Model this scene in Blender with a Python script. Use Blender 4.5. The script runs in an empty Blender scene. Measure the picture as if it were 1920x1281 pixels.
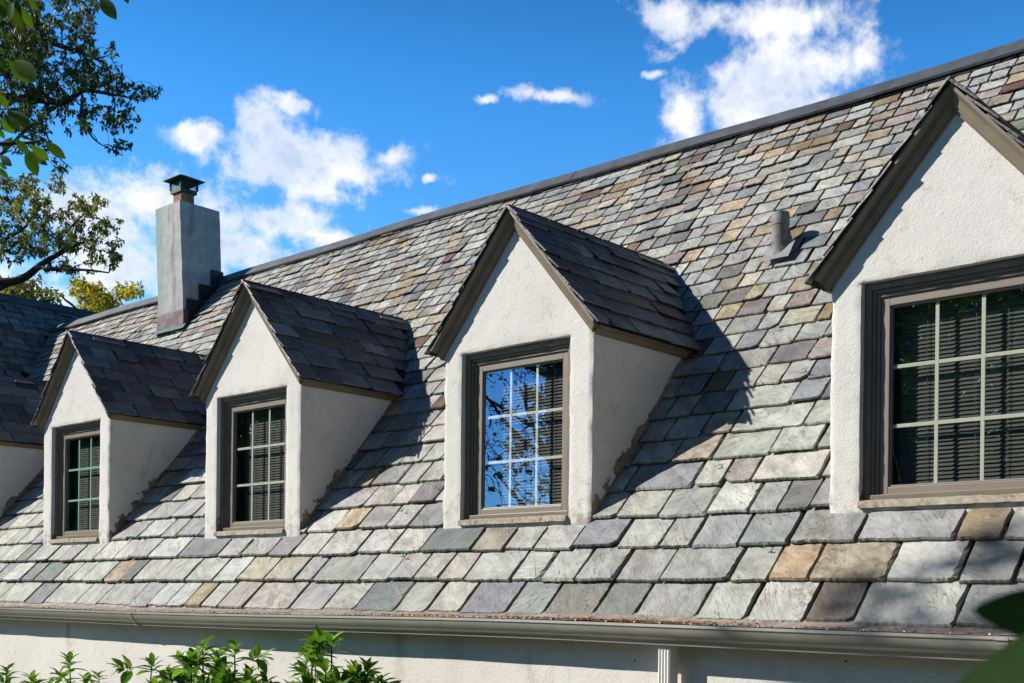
import bpy, bmesh, math, random
from mathutils import Vector, Matrix, noise as mnoise
R = math.radians
scene = bpy.context.scene
COL = scene.collection

# ------------------------------------------------------------------ camera
ZO = 2.6                                   # eye height above the ground
FPX, YAW, YH, ROLL = 2231.65, 42.186, 1116.67, 0.675
cam_d = bpy.data.cameras.new("camera")
cam = bpy.data.objects.new("camera", cam_d)
COL.objects.link(cam)
cam_d.sensor_width = 36.0
cam_d.lens = FPX / 1920 * 36
cam_d.shift_y = (YH - 640.5) / 1920
cam_d.clip_start = 0.05
cam_d.clip_end = 3000
cam.matrix_world = (Matrix.Translation((0, 0, ZO)) @ Matrix.Rotation(R(YAW), 4, 'Z')
                    @ Matrix.Rotation(R(90), 4, 'X') @ Matrix.Rotation(R(ROLL), 4, 'Z'))
cam_d.dof.use_dof = True
cam_d.dof.focus_distance = 8.5
cam_d.dof.aperture_fstop = 8.0
scene.camera = cam

# ------------------------------------------------------------------ light
SUN = Vector((0.653, 0.509, -0.561)).normalized()      # direction the light travels
sun_d = bpy.data.lights.new("sun", 'SUN')
sun_d.energy = 5.0
sun_d.angle = R(0.5)
sun_d.color = (1.0, 0.94, 0.85)
sun = bpy.data.objects.new("sun", sun_d)
sun.rotation_euler = SUN.to_track_quat('-Z', 'Y').to_euler()
sun.location = (-20, -15, 30)
COL.objects.link(sun)

scene.view_settings.view_transform = 'Standard'
scene.view_settings.look = 'None'
scene.view_settings.exposure = 0.45
scene.view_settings.gamma = 1.0
scene.cycles.max_bounces = 8
scene.cycles.transparent_max_bounces = 12


def N(nt, t, **kw):
    n = nt.nodes.new(t)
    for k, v in kw.items():
        if k.startswith('i_'):
            n.inputs[int(k[2:])].default_value = v
        else:
            setattr(n, k, v)
    return n


def mathn(nt, op, a, b=None, c=None, clamp=False):
    n = nt.nodes.new('ShaderNodeMath')
    n.operation = op
    n.use_clamp = clamp
    for i, x in enumerate((a, b, c)):
        if x is None:
            continue
        if isinstance(x, (int, float)):
            n.inputs[i].default_value = x
        else:
            nt.links.new(x, n.inputs[i])
    return n.outputs[0]


def vmath(nt, op, a, b=None):
    n = nt.nodes.new('ShaderNodeVectorMath')
    n.operation = op
    for i, x in enumerate((a, b)):
        if x is None:
            continue
        if isinstance(x, (tuple, list, Vector)):
            n.inputs[i].default_value = x
        else:
            nt.links.new(x, n.inputs[i])
    return n


def maprange(nt, v, a, b, c=0.0, d=1.0, smooth=True):
    n = nt.nodes.new('ShaderNodeMapRange')
    n.interpolation_type = 'SMOOTHSTEP' if smooth else 'LINEAR'
    nt.links.new(v, n.inputs[0])
    for i, x in zip((1, 2, 3, 4), (a, b, c, d)):
        n.inputs[i].default_value = x
    return n.outputs[0]


def mixc(nt, f, a, b, blend='MIX'):
    n = nt.nodes.new('ShaderNodeMix')
    n.data_type = 'RGBA'
    n.blend_type = blend
    for s, x in ((n.inputs[0], f), (n.inputs[6], a), (n.inputs[7], b)):
        if isinstance(x, (int, float)):
            s.default_value = x
        elif isinstance(x, (tuple, list)):
            s.default_value = (*x[:3], 1)
        else:
            nt.links.new(x, s)
    return n.outputs[2]


def noisen(nt, vec, scale, detail=4, rough=0.55, dist=0.0):
    n = nt.nodes.new('ShaderNodeTexNoise')
    n.inputs['Scale'].default_value = scale
    n.inputs['Detail'].default_value = detail
    n.inputs['Roughness'].default_value = rough
    n.inputs['Distortion'].default_value = dist
    if vec is not None:
        nt.links.new(vec, n.inputs['Vector'])
    return n


# view geometry of the photographed place (used to survey where things stand)
_ya, _ro = R(YAW), R(ROLL)
DV = Vector((-math.sin(_ya), math.cos(_ya), 0))
RV = Vector((math.cos(_ya), math.sin(_ya), 0))


def ray(u, v):
    x2, y2 = u - 960, v - YH
    x = x2 * math.cos(_ro) + y2 * math.sin(_ro)
    y = -x2 * math.sin(_ro) + y2 * math.cos(_ro)
    return DV + RV * (x / FPX) - Vector((0, 0, 1)) * (y / FPX)


def at(u, v, depth):
    return Vector((0, 0, ZO)) + ray(u, v) * depth


# ------------------------------------------------------------------ sky
world = bpy.data.worlds.new("World")
scene.world = world
world.use_nodes = True
wn = world.node_tree
wn.nodes.clear()
out = N(wn, 'ShaderNodeOutputWorld')
sky = N(wn, 'ShaderNodeTexSky')
sky.sky_type = 'NISHITA'
sky.sun_disc = False
sky.sun_elevation = R(34.1)
sky.sun_rotation = math.atan2(-SUN.x, -SUN.y)
sky.altitude = 200
sky.air_density = 1.0
sky.dust_density = 0.3
sky.ozone_density = 3.0
tc = N(wn, 'ShaderNodeTexCoord')
dirv = vmath(wn, 'NORMALIZE', tc.outputs['Generated']).outputs[0]
sep = N(wn, 'ShaderNodeSeparateXYZ')
wn.links.new(dirv, sep.inputs[0])
# azimuth round the vertical axis (0 along the house's depth) and slope above the horizon
az = mathn(wn, 'ARCTAN2', sep.outputs[0], sep.outputs[1])
el = mathn(wn, 'ARCSINE', sep.outputs[2])
comb = N(wn, 'ShaderNodeCombineXYZ')
wn.links.new(az, comb.inputs[0])
wn.links.new(el, comb.inputs[1])
ae = comb.outputs[0]
warp = noisen(wn, ae, 9.0, 5, 0.6)
wv = vmath(wn, 'SUBTRACT', warp.outputs['Color'], (0.5, 0.5, 0.5)).outputs[0]
wsc = vmath(wn, 'SCALE', wv)
wsc.inputs['Scale'].default_value = 0.055
aew = vmath(wn, 'ADD', ae, wsc.outputs[0]).outputs[0]
CLOUDS = [(560, 285, 150, 62), (650, 310, 115, 50), (490, 232, 55, 36), (548, 200, 62, 22), (365, 262, 55, 36),
          (590, 345, 70, 36), (735, 290, 40, 24), (470, 300, 60, 45),
          (200, 400, 130, 80), (285, 385, 105, 62), (120, 370, 80, 48), (400, 420, 60, 50), (520, 420, 100, 42),
          (570, 400, 60, 30), (450, 470, 110, 50), (610, 440, 70, 30), (200, 500, 150, 75), (20, 560, 160, 60),
          (350, 500, 100, 60), (-150, 480, 160, 90),
          (1450, 110, 130, 110), (1420, 30, 120, 46), (1565, 95, 95, 62), (1480, 190, 130, 66), (1255, 30, 62, 50), (1335, 30, 70, 34),
          (1270, 215, 44, 64), (1630, 75, 36, 52), (1390, 190, 80, 56), (1500, 20, 110, 50),
          (1045, 178, 74, 20), (912, 187, 18, 9), (800, 346, 14, 10), (1225, 128, 22, 10),
          (780, 402, 40, 10)]
SKYBLOBS = []
for (u, v, ru, rv) in CLOUDS:
    c, px, py = ray(u, v).normalized(), ray(u + ru, v).normalized(), ray(u, v - rv).normalized()
    a0, e0 = math.atan2(c.x, c.y), math.asin(c.z)
    SKYBLOBS.append((a0, e0, 1.16 * abs(math.atan2(px.x, px.y) - a0), 1.16 * abs(math.asin(py.z) - e0)))
dens = None
for (a0, e0, ra, re) in SKYBLOBS:
    q = vmath(wn, 'SUBTRACT', aew, (a0, e0, 0.0)).outputs[0]
    q = vmath(wn, 'MULTIPLY', q, (1 / ra, 1 / re, 0.0)).outputs[0]
    L = vmath(wn, 'LENGTH', q).outputs['Value']
    b = mathn(wn, 'SUBTRACT', 1.0, L)
    dens = b if dens is None else mathn(wn, 'SMOOTH_MAX', dens, b, 0.25)
fb = noisen(wn, ae, 22.0, 8, 0.62, 0.3)
fb2 = noisen(wn, ae, 60.0, 6, 0.62, 0.2)
d2 = mathn(wn, 'ADD', mathn(wn, 'MULTIPLY', dens, 1.15), mathn(wn, 'MULTIPLY', mathn(wn, 'SUBTRACT', fb.outputs[0], 0.5), 2.9))
d2 = mathn(wn, 'ADD', d2, mathn(wn, 'MULTIPLY', mathn(wn, 'SUBTRACT', fb2.outputs[0], 0.5), 1.3))
cover = maprange(wn, d2, -0.1, 1.08)
sh1 = noisen(wn, ae, 13.0, 5, 0.6)
thick = maprange(wn, d2, 0.3, 1.3)
shade = mathn(wn, 'MULTIPLY', maprange(wn, sh1.outputs[0], 0.38, 0.62), thick)
ccol = mixc(wn, shade, (0.79, 0.79, 0.79), (0.43, 0.51, 0.68))
gm = N(wn, 'ShaderNodeGamma')
wn.links.new(sky.outputs[0], gm.inputs[0])
gm.inputs[1].default_value = 1.0
bg = N(wn, 'ShaderNodeBackground')
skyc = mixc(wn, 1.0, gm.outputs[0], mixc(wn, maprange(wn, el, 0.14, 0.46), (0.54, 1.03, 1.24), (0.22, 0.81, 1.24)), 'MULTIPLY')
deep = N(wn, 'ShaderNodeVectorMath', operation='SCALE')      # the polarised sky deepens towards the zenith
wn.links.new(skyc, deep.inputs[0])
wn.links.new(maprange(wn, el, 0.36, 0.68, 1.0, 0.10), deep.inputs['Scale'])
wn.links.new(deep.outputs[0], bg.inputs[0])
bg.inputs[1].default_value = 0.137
bgc = N(wn, 'ShaderNodeBackground')
wn.links.new(ccol, bgc.inputs[0])
bgc.inputs[1].default_value = 1.0
mx = N(wn, 'ShaderNodeMixShader')
wn.links.new(mathn(wn, 'MULTIPLY', cover, 0.97), mx.inputs[0])
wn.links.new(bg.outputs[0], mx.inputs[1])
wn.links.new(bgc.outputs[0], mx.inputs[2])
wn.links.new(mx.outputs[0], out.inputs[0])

# ------------------------------------------------------------------ helpers


def tag(o, label=None, cat=None, group=None, kind=None):
    if label: o['label'] = label
    if cat: o['category'] = cat
    if group: o['group'] = group
    if kind: o['kind'] = kind
    return o


def empty(name, loc=(0, 0, 0)):
    o = bpy.data.objects.new(name, None)
    o.location = loc
    o.empty_display_size = 0.2
    COL.objects.link(o)
    return o


class MB:
    """collects geometry (world coordinates with z from the eye: rel) for ONE mesh object"""

    def __init__(self):
        self.v, self.f, self.c, self.uv = [], [], [], []
        self.col = False

    def vert(self, p, c=(1, 1, 1, 1), uv=(0, 0)):
        self.v.append((p[0], p[1], p[2]))
        self.c.append(c)
        self.uv.append(uv)
        return len(self.v) - 1

    def face(self, ids):
        self.f.append(tuple(ids))

    def poly(self, pts, **k):
        self.face([self.vert(p, **k) for p in pts])

    def box(self, a, b, **k):
        x0, y0, z0 = a
        x1, y1, z1 = b
        i = [self.vert(p, **k) for p in ((x0, y0, z0), (x1, y0, z0), (x1, y1, z0), (x0, y1, z0),
                                         (x0, y0, z1), (x1, y0, z1), (x1, y1, z1), (x0, y1, z1))]
        for q in ((0, 3, 2, 1), (4, 5, 6, 7), (0, 1, 5, 4), (1, 2, 6, 5), (2, 3, 7, 6), (3, 0, 4, 7)):
            self.face([i[j] for j in q])

    def ring(self, x0, x1, z0, z1, w, y0, y1):
        """a rectangular frame in the xz plane, members butted end to end"""
        self.box((x0, y0, z0), (x0 + w, y1, z1))
        self.box((x1 - w, y0, z0), (x1, y1, z1))
        self.box((x0 + w, y0, z1 - w), (x1 - w, y1, z1))
        self.box((x0 + w, y0, z0), (x1 - w, y1, z0 + w))

    def grid(self, p00, p10, p11, p01, nu, nv, fn=None):
        p00, p10, p11, p01 = map(Vector, (p00, p10, p11, p01))
        ids = []
        for j in range(nv + 1):
            for i in range(nu + 1):
                a, b = i / nu, j / nv
                p = p00 * (1 - a) * (1 - b) + p10 * a * (1 - b) + p11 * a * b + p01 * (1 - a) * b
                if fn: p = fn(p)
                ids.append(self.vert(p))
        for j in range(nv):
            for i in range(nu):
                k = j * (nu + 1) + i
                self.face((ids[k], ids[k + 1], ids[k + nu + 2], ids[k + nu + 1]))

    def tube(self, pts, radii, n=6, c=(1, 1, 1, 1), cap=True):
        pts = [Vector(p) for p in pts]
        if not isinstance(radii, (list, tuple)): radii = [radii] * len(pts)
        prev = None
        rings = []
        for i, p in enumerate(pts):
            t = (pts[min(i + 1, len(pts) - 1)] - pts[max(i - 1, 0)])
            if t.length < 1e-9: t = Vector((0, 0, 1))
            t.normalize()
            if prev is None:
                a = t.orthogonal().normalized()
            else:
                a = prev - t * prev.dot(t)
                a = a.normalized() if a.length > 1e-6 else t.orthogonal().normalized()
            prev = a
            b = t.cross(a)
            rings.append([self.vert(p + (a * math.cos(2 * math.pi * k / n) + b * math.sin(2 * math.pi * k / n)) * radii[i], c)
                          for k in range(n)])
        for r0, r1 in zip(rings, rings[1:]):
            for k in range(n):
                self.face((r0[k], r0[(k + 1) % n], r1[(k + 1) % n], r1[k]))
        if cap:
            self.face(rings[0][::-1])
            self.face(rings[-1])

    def sweep(self, prof, A, B, ex, ey, cutA=None, cutB=None, close=True):
        """profile (p,q) carried along A->B with axes ex, ey; cut by planes (point, normal) at the ends"""
        A, B, ex, ey = map(Vector, (A, B, ex, ey))
        d = (B - A).normalized()
        ra, rb = [], []
        for p, q in prof:
            off = ex * p + ey * q
            for base, cut, acc in ((A, cutA, ra), (B, cutB, rb)):
                P = base + off
                if cut:
                    c0, nn = Vector(cut[0]), Vector(cut[1])
                    P = P + d * ((c0 - P).dot(nn) / d.dot(nn))
                acc.append(self.vert(P))
        n = len(prof)
        for k in range(n if close else n - 1):
            self.face((ra[k], ra[(k + 1) % n], rb[(k + 1) % n], rb[k]))
        if close:
            self.face(ra[::-1])
            self.face(rb)

    def build(self, name, m, parent=None, smooth=0.0, bevel=0.0, merge=False, loc=None):
        """smooth = angle (deg) under which edges are shaded smooth"""
        me = bpy.data.meshes.new(name)
        off = Vector(loc) if loc is not None else (parent.matrix_world.translation if parent else Vector())
        if parent and loc is None and parent.get('_org'):
            off = Vector(parent['_org'])
        me.from_pydata([(x - off.x, y - off.y, z + ZO - off.z) for x, y, z in self.v], [], self.f)
        if self.col:
            a = me.color_attributes.new('tint', 'FLOAT_COLOR', 'POINT')
            a.data.foreach_set('color', [k for c in self.c for k in c])
            uvl = me.uv_layers.new(name='face_uv')
            buf = []
            for l in me.loops:
                buf.extend(self.uv[l.vertex_index])
            uvl.data.foreach_set('uv', buf)
        bm = bmesh.new()
        bm.from_mesh(me)
        if merge: bmesh.ops.remove_doubles(bm, verts=bm.verts, dist=1e-5)
        if merge or bevel: bmesh.ops.recalc_face_normals(bm, faces=bm.faces)
        if bevel:
            es = [e for e in bm.edges if len(e.link_faces) == 2 and e.calc_face_angle(0) > R(35)]
            bmesh.ops.bevel(bm, geom=es, offset=bevel, segments=2, affect='EDGES', profile=0.6, clamp_overlap=True)
        bm.to_mesh(me)
        bm.free()
        if smooth:
            me.shade_smooth()
            me.set_sharp_from_angle(angle=R(smooth))
        me.materials.append(m)
        o = bpy.data.objects.new(name, me)
        COL.objects.link(o)
        o.location = (0, 0, 0)
        if parent:
            o.parent = parent
        else:
            o.location = off
        o['_org'] = tuple(off)
        return o


def nz(p, s=1.0, seed=0.0):
    return mnoise.noise(Vector((p[0] * s + seed, p[1] * s - seed * .7, p[2] * s + seed * 1.3)))


# ------------------------------------------------------------------ materials


def new_mat(name, rough=0.7, spec=0.3):
    m = bpy.data.materials.new(name)
    m.use_nodes = True
    nt = m.node_tree
    b = nt.nodes['Principled BSDF']
    b.inputs['Roughness'].default_value = rough
    b.inputs['Specular IOR Level'].default_value = spec
    return m, nt, b


def bump(nt, b, h, strength=0.5, dist=0.01, prev=None):
    n = nt.nodes.new('ShaderNodeBump')
    n.inputs['Strength'].default_value = strength
    n.inputs['Distance'].default_value = dist
    nt.links.new(h, n.inputs['Height'])
    if prev is not None: nt.links.new(prev, n.inputs['Normal'])
    nt.links.new(n.outputs[0], b.inputs['Normal'])
    return n.outputs[0]


def simple(name, col, rough=0.6, spec=0.3, metal=0.0, var=0.15, scale=6.0, bmp=0.0, bscale=60.0, dirt=None, dscale=2.0):
    m, nt, b = new_mat(name, rough, spec)
    b.inputs['Metallic'].default_value = metal
    pos = N(nt, 'ShaderNodeNewGeometry').outputs['Position']
    n = noisen(nt, pos, scale, 6, 0.6)
    f = maprange(nt, n.outputs[0], 0.3, 0.7)
    c = mixc(nt, f, tuple(x * (1 - var) for x in col), tuple(min(1, x * (1 + var)) for x in col))
    if dirt:
        n2 = noisen(nt, pos, dscale, 7, 0.65, 0.4)
        c = mixc(nt, maprange(nt, n2.outputs[0], 0.52, 0.72), c, dirt)
    nt.links.new(c, b.inputs['Base Color'])
    if bmp:
        bump(nt, b, noisen(nt, pos, bscale, 4, 0.6).outputs[0], bmp, 0.004)
    return m


def slate_mat(name, rough=0.62, spec=0.35):
    m, nt, b = new_mat(name, rough, spec)
    at_ = N(nt, 'ShaderNodeAttribute', attribute_name='tint')
    uv = N(nt, 'ShaderNodeUVMap', uv_map='face_uv').outputs[0]
    # broad mottling, stretched along the grain
    st = N(nt, 'ShaderNodeMapping')
    st.inputs['Scale'].default_value = (1.0, 1.7, 1.0)
    nt.links.new(uv, st.inputs[0])
    g = st.outputs[0]
    n1 = noisen(nt, g, 5.0, 8, 0.62, 0.5)
    n2 = noisen(nt, g, 26.0, 6, 0.6, 0.3)
    n3 = noisen(nt, uv, 9.0, 6, 0.65, 0.8)
    v = mathn(nt, 'ADD', maprange(nt, n1.outputs[0], 0.25, 0.75, 0.64, 1.24), maprange(nt, n2.outputs[0], 0.3, 0.7, -0.06, 0.06))
    cm = N(nt, 'ShaderNodeVectorMath', operation='SCALE')
    nt.links.new(at_.outputs['Color'], cm.inputs[0])
    nt.links.new(v, cm.inputs['Scale'])
    c = cm.outputs[0]
    # rust / lichen blotches, their amount carried by each slate
    am = mathn(nt, 'MULTIPLY', maprange(nt, n3.outputs[0], 0.47, 0.66), at_.outputs['Alpha'])
    c = mixc(nt, am, c, (0.17, 0.115, 0.06))
    n5 = noisen(nt, uv, 3.3, 5, 0.6, 0.6)
    c = mixc(nt, mathn(nt, 'MULTIPLY', maprange(nt, n5.outputs[0], 0.55, 0.75), 0.28), c, (0.33, 0.26, 0.2))
    n6 = noisen(nt, uv, 70.0, 2, 0.5)
    c = mixc(nt, mathn(nt, 'MULTIPLY', maprange(nt, n6.outputs[0], 0.68, 0.74), 0.35), c, (0.5, 0.5, 0.46))
    # weather that runs across neighbouring slates: soot runs down the slope, brown lichen patches
    wpos = N(nt, 'ShaderNodeNewGeometry').outputs['Position']
    mp2 = N(nt, 'ShaderNodeMapping')
    mp2.inputs['Scale'].default_value = (1.0, 0.22, 0.22)
    nt.links.new(wpos, mp2.inputs[0])
    w1 = noisen(nt, mp2.outputs[0], 3.4, 6, 0.65, 0.5)
    c = mixc(nt, mathn(nt, 'MULTIPLY', maprange(nt, w1.outputs[0], 0.54, 0.72), 0.5), c, (0.11, 0.10, 0.088))
    w2 = noisen(nt, wpos, 1.5, 4, 0.55, 0.3)
    w3 = noisen(nt, wpos, 17.0, 5, 0.65, 0.4)
    lich = mathn(nt, 'MULTIPLY', maprange(nt, w2.outputs[0], 0.52, 0.68), maprange(nt, w3.outputs[0], 0.46, 0.6))
    c = mixc(nt, mathn(nt, 'MULTIPLY', lich, 0.62), c, (0.15, 0.105, 0.055))
    # cleft terraces: a height field cut into steps, whose lips draw the fine diagonal cracks
    st2 = N(nt, 'ShaderNodeMapping')
    st2.inputs['Scale'].default_value = (0.75, 3.4, 1.0)
    nt.links.new(uv, st2.inputs[0])
    t1 = noisen(nt, st2.outputs[0], 3.4, 3, 0.5, 0.7)
    stp = mathn(nt, 'SNAP', t1.outputs[0], 0.15)
    edge = mathn(nt, 'FRACT', mathn(nt, 'DIVIDE', t1.outputs[0], 0.15))
    lip = mathn(nt, 'MULTIPLY', maprange(nt, edge, 0.0, 0.15, 1.0, 0.0), maprange(nt, n5.outputs[0], 0.44, 0.58))
    c = mixc(nt, mathn(nt, 'MULTIPLY', lip, 0.8), c, (0.06, 0.055, 0.05))
    nt.links.new(c, b.inputs['Base Color'])
    nt.links.new(maprange(nt, n2.outputs[0], 0.3, 0.7, rough - 0.14, rough + 0.12), b.inputs['Roughness'])
    p = bump(nt, b, stp, 0.9, 0.05)
    p = bump(nt, b, n1.outputs[0], 0.5, 0.02, p)
    bump(nt, b, n2.outputs[0], 0.45, 0.008, p)
    return m


def stucco_mat(name, col, stain=None, cheek=False, streaks=()):
    m, nt, b = new_mat(name, 0.88, 0.15)
    pos = N(nt, 'ShaderNodeNewGeometry').outputs['Position']
    n1 = noisen(nt, pos, 1.7, 6, 0.6, 0.3)
    n2 = noisen(nt, pos, 9.0, 6, 0.65)
    c = mixc(nt, maprange(nt, n1.outputs[0], 0.3, 0.7), tuple(x * 0.9 for x in col), col)
    c = mixc(nt, mathn(nt, 'MULTIPLY', maprange(nt, n2.outputs[0], 0.52, 0.75), 0.35), c, (0.44, 0.42, 0.37))
    # thin grey weather smears
    mp = N(nt, 'ShaderNodeMapping')
    mp.inputs['Scale'].default_value = (1.0, 1.0, 0.35)
    nt.links.new(pos, mp.inputs[0])
    n4 = noisen(nt, mp.outputs[0], 5.0, 7, 0.7, 1.2)
    c = mixc(nt, mathn(nt, 'MULTIPLY', maprange(nt, n4.outputs[0], 0.56, 0.76), 0.5), c, (0.33, 0.315, 0.28))
    hc = noisen(nt, pos, 1.9, 5, 0.6, 0.5)
    hl = mathn(nt, 'ABSOLUTE', mathn(nt, 'SUBTRACT', hc.outputs[0], 0.5))
    c = mixc(nt, mathn(nt, 'MULTIPLY', mathn(nt, 'MULTIPLY', maprange(nt, hl, 0.0, 0.0045, 1.0, 0.0), maprange(nt, n2.outputs[0], 0.48, 0.6)), 0.4), c, (0.2, 0.19, 0.17))
    sp = N(nt, 'ShaderNodeSeparateXYZ')
    nt.links.new(pos, sp.inputs[0])
    if cheek:
        # height over the main roof: a flaked strip of bare brown render along the junction
        h = mathn(nt, 'SUBTRACT', mathn(nt, 'SUBTRACT', sp.outputs[2], Z0 + ZO),
                  mathn(nt, 'MULTIPLY', mathn(nt, 'SUBTRACT', sp.outputs[1], YF), SL))
        n5 = noisen(nt, pos, 4.5, 5, 0.6, 0.4)
        lim = mathn(nt, 'MULTIPLY', maprange(nt, n5.outputs[0], 0.36, 0.66, 0.0, 0.15), maprange(nt, sp.outputs[1], YF + .25, YF + .75, 1.0, 0.12))
        k = maprange(nt, mathn(nt, 'SUBTRACT', lim, h), -0.004, 0.006)
        k = mathn(nt, 'MULTIPLY', k, maprange(nt, sp.outputs[1], YF + 0.005, YF + 0.015))
        c = mixc(nt, k, c, mixc(nt, maprange(nt, n2.outputs[0], 0.35, 0.65), (0.16, 0.12, 0.08), (0.32, 0.26, 0.19)))
        # grime near the bottom of the front piers
        low = mathn(nt, 'MULTIPLY', maprange(nt, sp.outputs[2], Z0 + ZO, Z0 + ZO + 0.3, 1.0, 0.0), maprange(nt, n2.outputs[0], 0.45, 0.65))
        c = mixc(nt, mathn(nt, 'MULTIPLY', low, 0.75), c, (0.3, 0.26, 0.2))
    for (x0, w, zt, zb, k0, colr) in streaks:
        nn = noisen(nt, pos, 5.0, 4, 0.6)
        xx = mathn(nt, 'ADD', sp.outputs[0], maprange(nt, nn.outputs[0], 0.3, 0.7, -0.03, 0.03))
        kx = maprange(nt, mathn(nt, 'ABSOLUTE', mathn(nt, 'SUBTRACT', xx, x0)), 0.0, w, 1.0, 0.0)
        kz = maprange(nt, sp.outputs[2], zb + ZO, zt + ZO, 0.0, 1.0)
        kk = mathn(nt, 'MULTIPLY', mathn(nt, 'MULTIPLY', kx, kz), k0)
        c = mixc(nt, mathn(nt, 'MULTIPLY', kk, maprange(nt, n2.outputs[0], 0.25, 0.6, 0.5, 1.0)), c, colr)
    nt.links.new(c, b.inputs['Base Color'])
    p = bump(nt, b, noisen(nt, pos, 48.0, 4, 0.62, 0.8).outputs[0], 0.45, 0.008)
    bump(nt, b, noisen(nt, pos, 120.0, 3, 0.6).outputs[0], 0.35, 0.004, p)
    return m


def leaf_mat(name, trans=0.4, rough=0.45, spec=0.4):
    m, nt, b = new_mat(name, rough, spec)
    a = N(nt, 'ShaderNodeAttribute', attribute_name='tint')
    nt.links.new(a.outputs['Color'], b.inputs['Base Color'])
    t = N(nt, 'ShaderNodeBsdfTranslucent')
    nt.links.new(mixc(nt, 1.0, a.outputs['Color'], (1.5, 1.6, 0.6), 'MULTIPLY'), t.inputs[0])
    ms = N(nt, 'ShaderNodeMixShader')
    ms.inputs[0].default_value = trans
    nt.links.new(b.outputs[0], ms.inputs[1])
    nt.links.new(t.outputs[0], ms.inputs[2])
    nt.links.new(ms.outputs[0], nt.nodes['Material Output'].inputs[0])
    return m


# main dimensions, z measured from the eye
YF, Z0, Z1, Z2, SL = 6.13, 0.497, 1.752, 2.565, 1.2077
X0, SP, W = -15.5133, 3.0848, 1.399
YR = 9.22
EAVE_Y = 5.615
SQ = math.sqrt(1 + SL * SL)


def zmain(y): return Z0 + SL * (y - YF)


M = {}
M['slate'] = slate_mat('weathered_slate')
M['slate_dark'] = slate_mat('dark_slate', 0.5, 0.5)
M['stucco'] = stucco_mat('dormer_stucco', (0.69, 0.67, 0.635), cheek=True)
M['wall'] = stucco_mat('wall_stucco', (0.69, 0.665, 0.625), streaks=[(-10.85, .05, -.2, -.75, .7, (.3, .2, .1)), (-6.15, .09, -.22, -1.1, .55, (.36, .25, .13)), (-5.6, .12, -.2, -.9, .25, (.3, .24, .14))])
M['taupe'] = simple('taupe_paint', (0.18, 0.146, 0.102), 0.42, 0.4, var=0.1, scale=7, bmp=0.12, bscale=40, dirt=(0.13, 0.11, 0.09), dscale=5)
M['taupe_light'] = simple('taupe_vinyl', (0.225, 0.19, 0.152), 0.4, 0.4, var=0.05, scale=4)
M['sill'] = simple('peeling_sill_paint', (0.36, 0.31, 0.25), 0.75, 0.2, var=0.25, scale=30, bmp=0.6, bscale=45, dirt=(0.15, 0.1, 0.065), dscale=16)
M['deck'] = simple('roof_underlay', (0.025, 0.023, 0.021), 0.95, 0.1)
M['ridge'] = simple('grey_lead_cap', (0.125, 0.135, 0.155), 0.4, 0.5, metal=0.45, var=0.2, scale=5, dirt=(0.16, 0.16, 0.17), dscale=11)
M['muntin'] = simple('cream_grille', (0.8, 0.8, 0.66), 0.5, 0.3, var=0.03)
M['muntin_teal'] = simple('green_grille', (0.42, 0.75, 0.58), 0.5, 0.3, var=0.03)
M['blind'] = simple('grey_blind', (0.125, 0.128, 0.118), 0.7, 0.2, var=0.04)
M['room'] = simple('dim_room', (0.10, 0.095, 0.085), 0.9, 0.1)
M['gutter'] = simple('gutter_paint', (0.36, 0.34, 0.30), 0.32, 0.5, metal=0.25, var=0.08, scale=5, dirt=(0.3, 0.26, 0.2), dscale=3)
M['guard'] = simple('gutter_guard_mesh', (0.36, 0.30, 0.26), 0.5, 0.4, metal=0.3, var=0.2, scale=9, dirt=(0.2, 0.15, 0.11), dscale=4)
M['downspout'] = simple('white_downspout', (0.72, 0.71, 0.67), 0.4, 0.4, var=0.04)
M['copper'] = simple('aged_copper', (0.115, 0.075, 0.07), 0.5, 0.4, metal=0.4, var=0.3, scale=8, dirt=(0.24, 0.21, 0.2), dscale=6)
M['flash_dark'] = simple('dark_copper', (0.035, 0.022, 0.025), 0.5, 0.4, metal=0.3, var=0.3, scale=8)
M['verdigris'] = simple('verdigris', (0.07, 0.14, 0.115), 0.7, 0.3, var=0.3, scale=20)
M['cap'] = simple('oxidised_cap', (0.02, 0.045, 0.04), 0.55, 0.4, metal=0.3, var=0.4, scale=12, dirt=(0.03, 0.13, 0.1), dscale=6)
M['terracotta'] = simple('terracotta', (0.26, 0.14, 0.085), 0.85, 0.2, var=0.2, scale=14, dirt=(0.2, 0.11, 0.07), dscale=7)
M['lead'] = simple('lead_pipe', (0.19, 0.178, 0.172), 0.7, 0.3, metal=0.1, var=0.3, scale=10, bmp=0.3, bscale=18, dirt=(0.07, 0.06, 0.058), dscale=14)
M['flash_light'] = simple('bright_flashing', (0.5, 0.52, 0.55), 0.35, 0.5, metal=0.6, var=0.15, scale=9)
M['guard_wire'] = simple('green_wire', (0.07, 0.26, 0.21), 0.55, 0.4, var=0.2, scale=30)
M['bark'] = simple('bark', (0.055, 0.045, 0.036), 0.9, 0.15, var=0.4, scale=9, bmp=0.7, bscale=25)
M['grass'] = simple('grass_lawn', (0.045, 0.065, 0.022), 0.95, 0.1, var=0.5, scale=3, bmp=0.8, bscale=30, dirt=(0.11, 0.1, 0.05), dscale=0.6)
M['oak_leaf'] = leaf_mat('oak_leaf', 0.35)
M['bright_leaf'] = leaf_mat('bright_leaf', 0.5, 0.4)
M['shrub_leaf'] = leaf_mat('shrub_leaf', 0.4, 0.35, 0.5)
M['big_leaf'] = leaf_mat('big_leaf', 0.12, 0.3, 0.6)
_nt = M['big_leaf'].node_tree
_at = [n for n in _nt.nodes if n.type == 'ATTRIBUTE'][0]
_b = _nt.nodes['Principled BSDF']
_np = noisen(_nt, N(_nt, 'ShaderNodeNewGeometry').outputs['Position'], 22.0, 3, 0.5)
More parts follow.
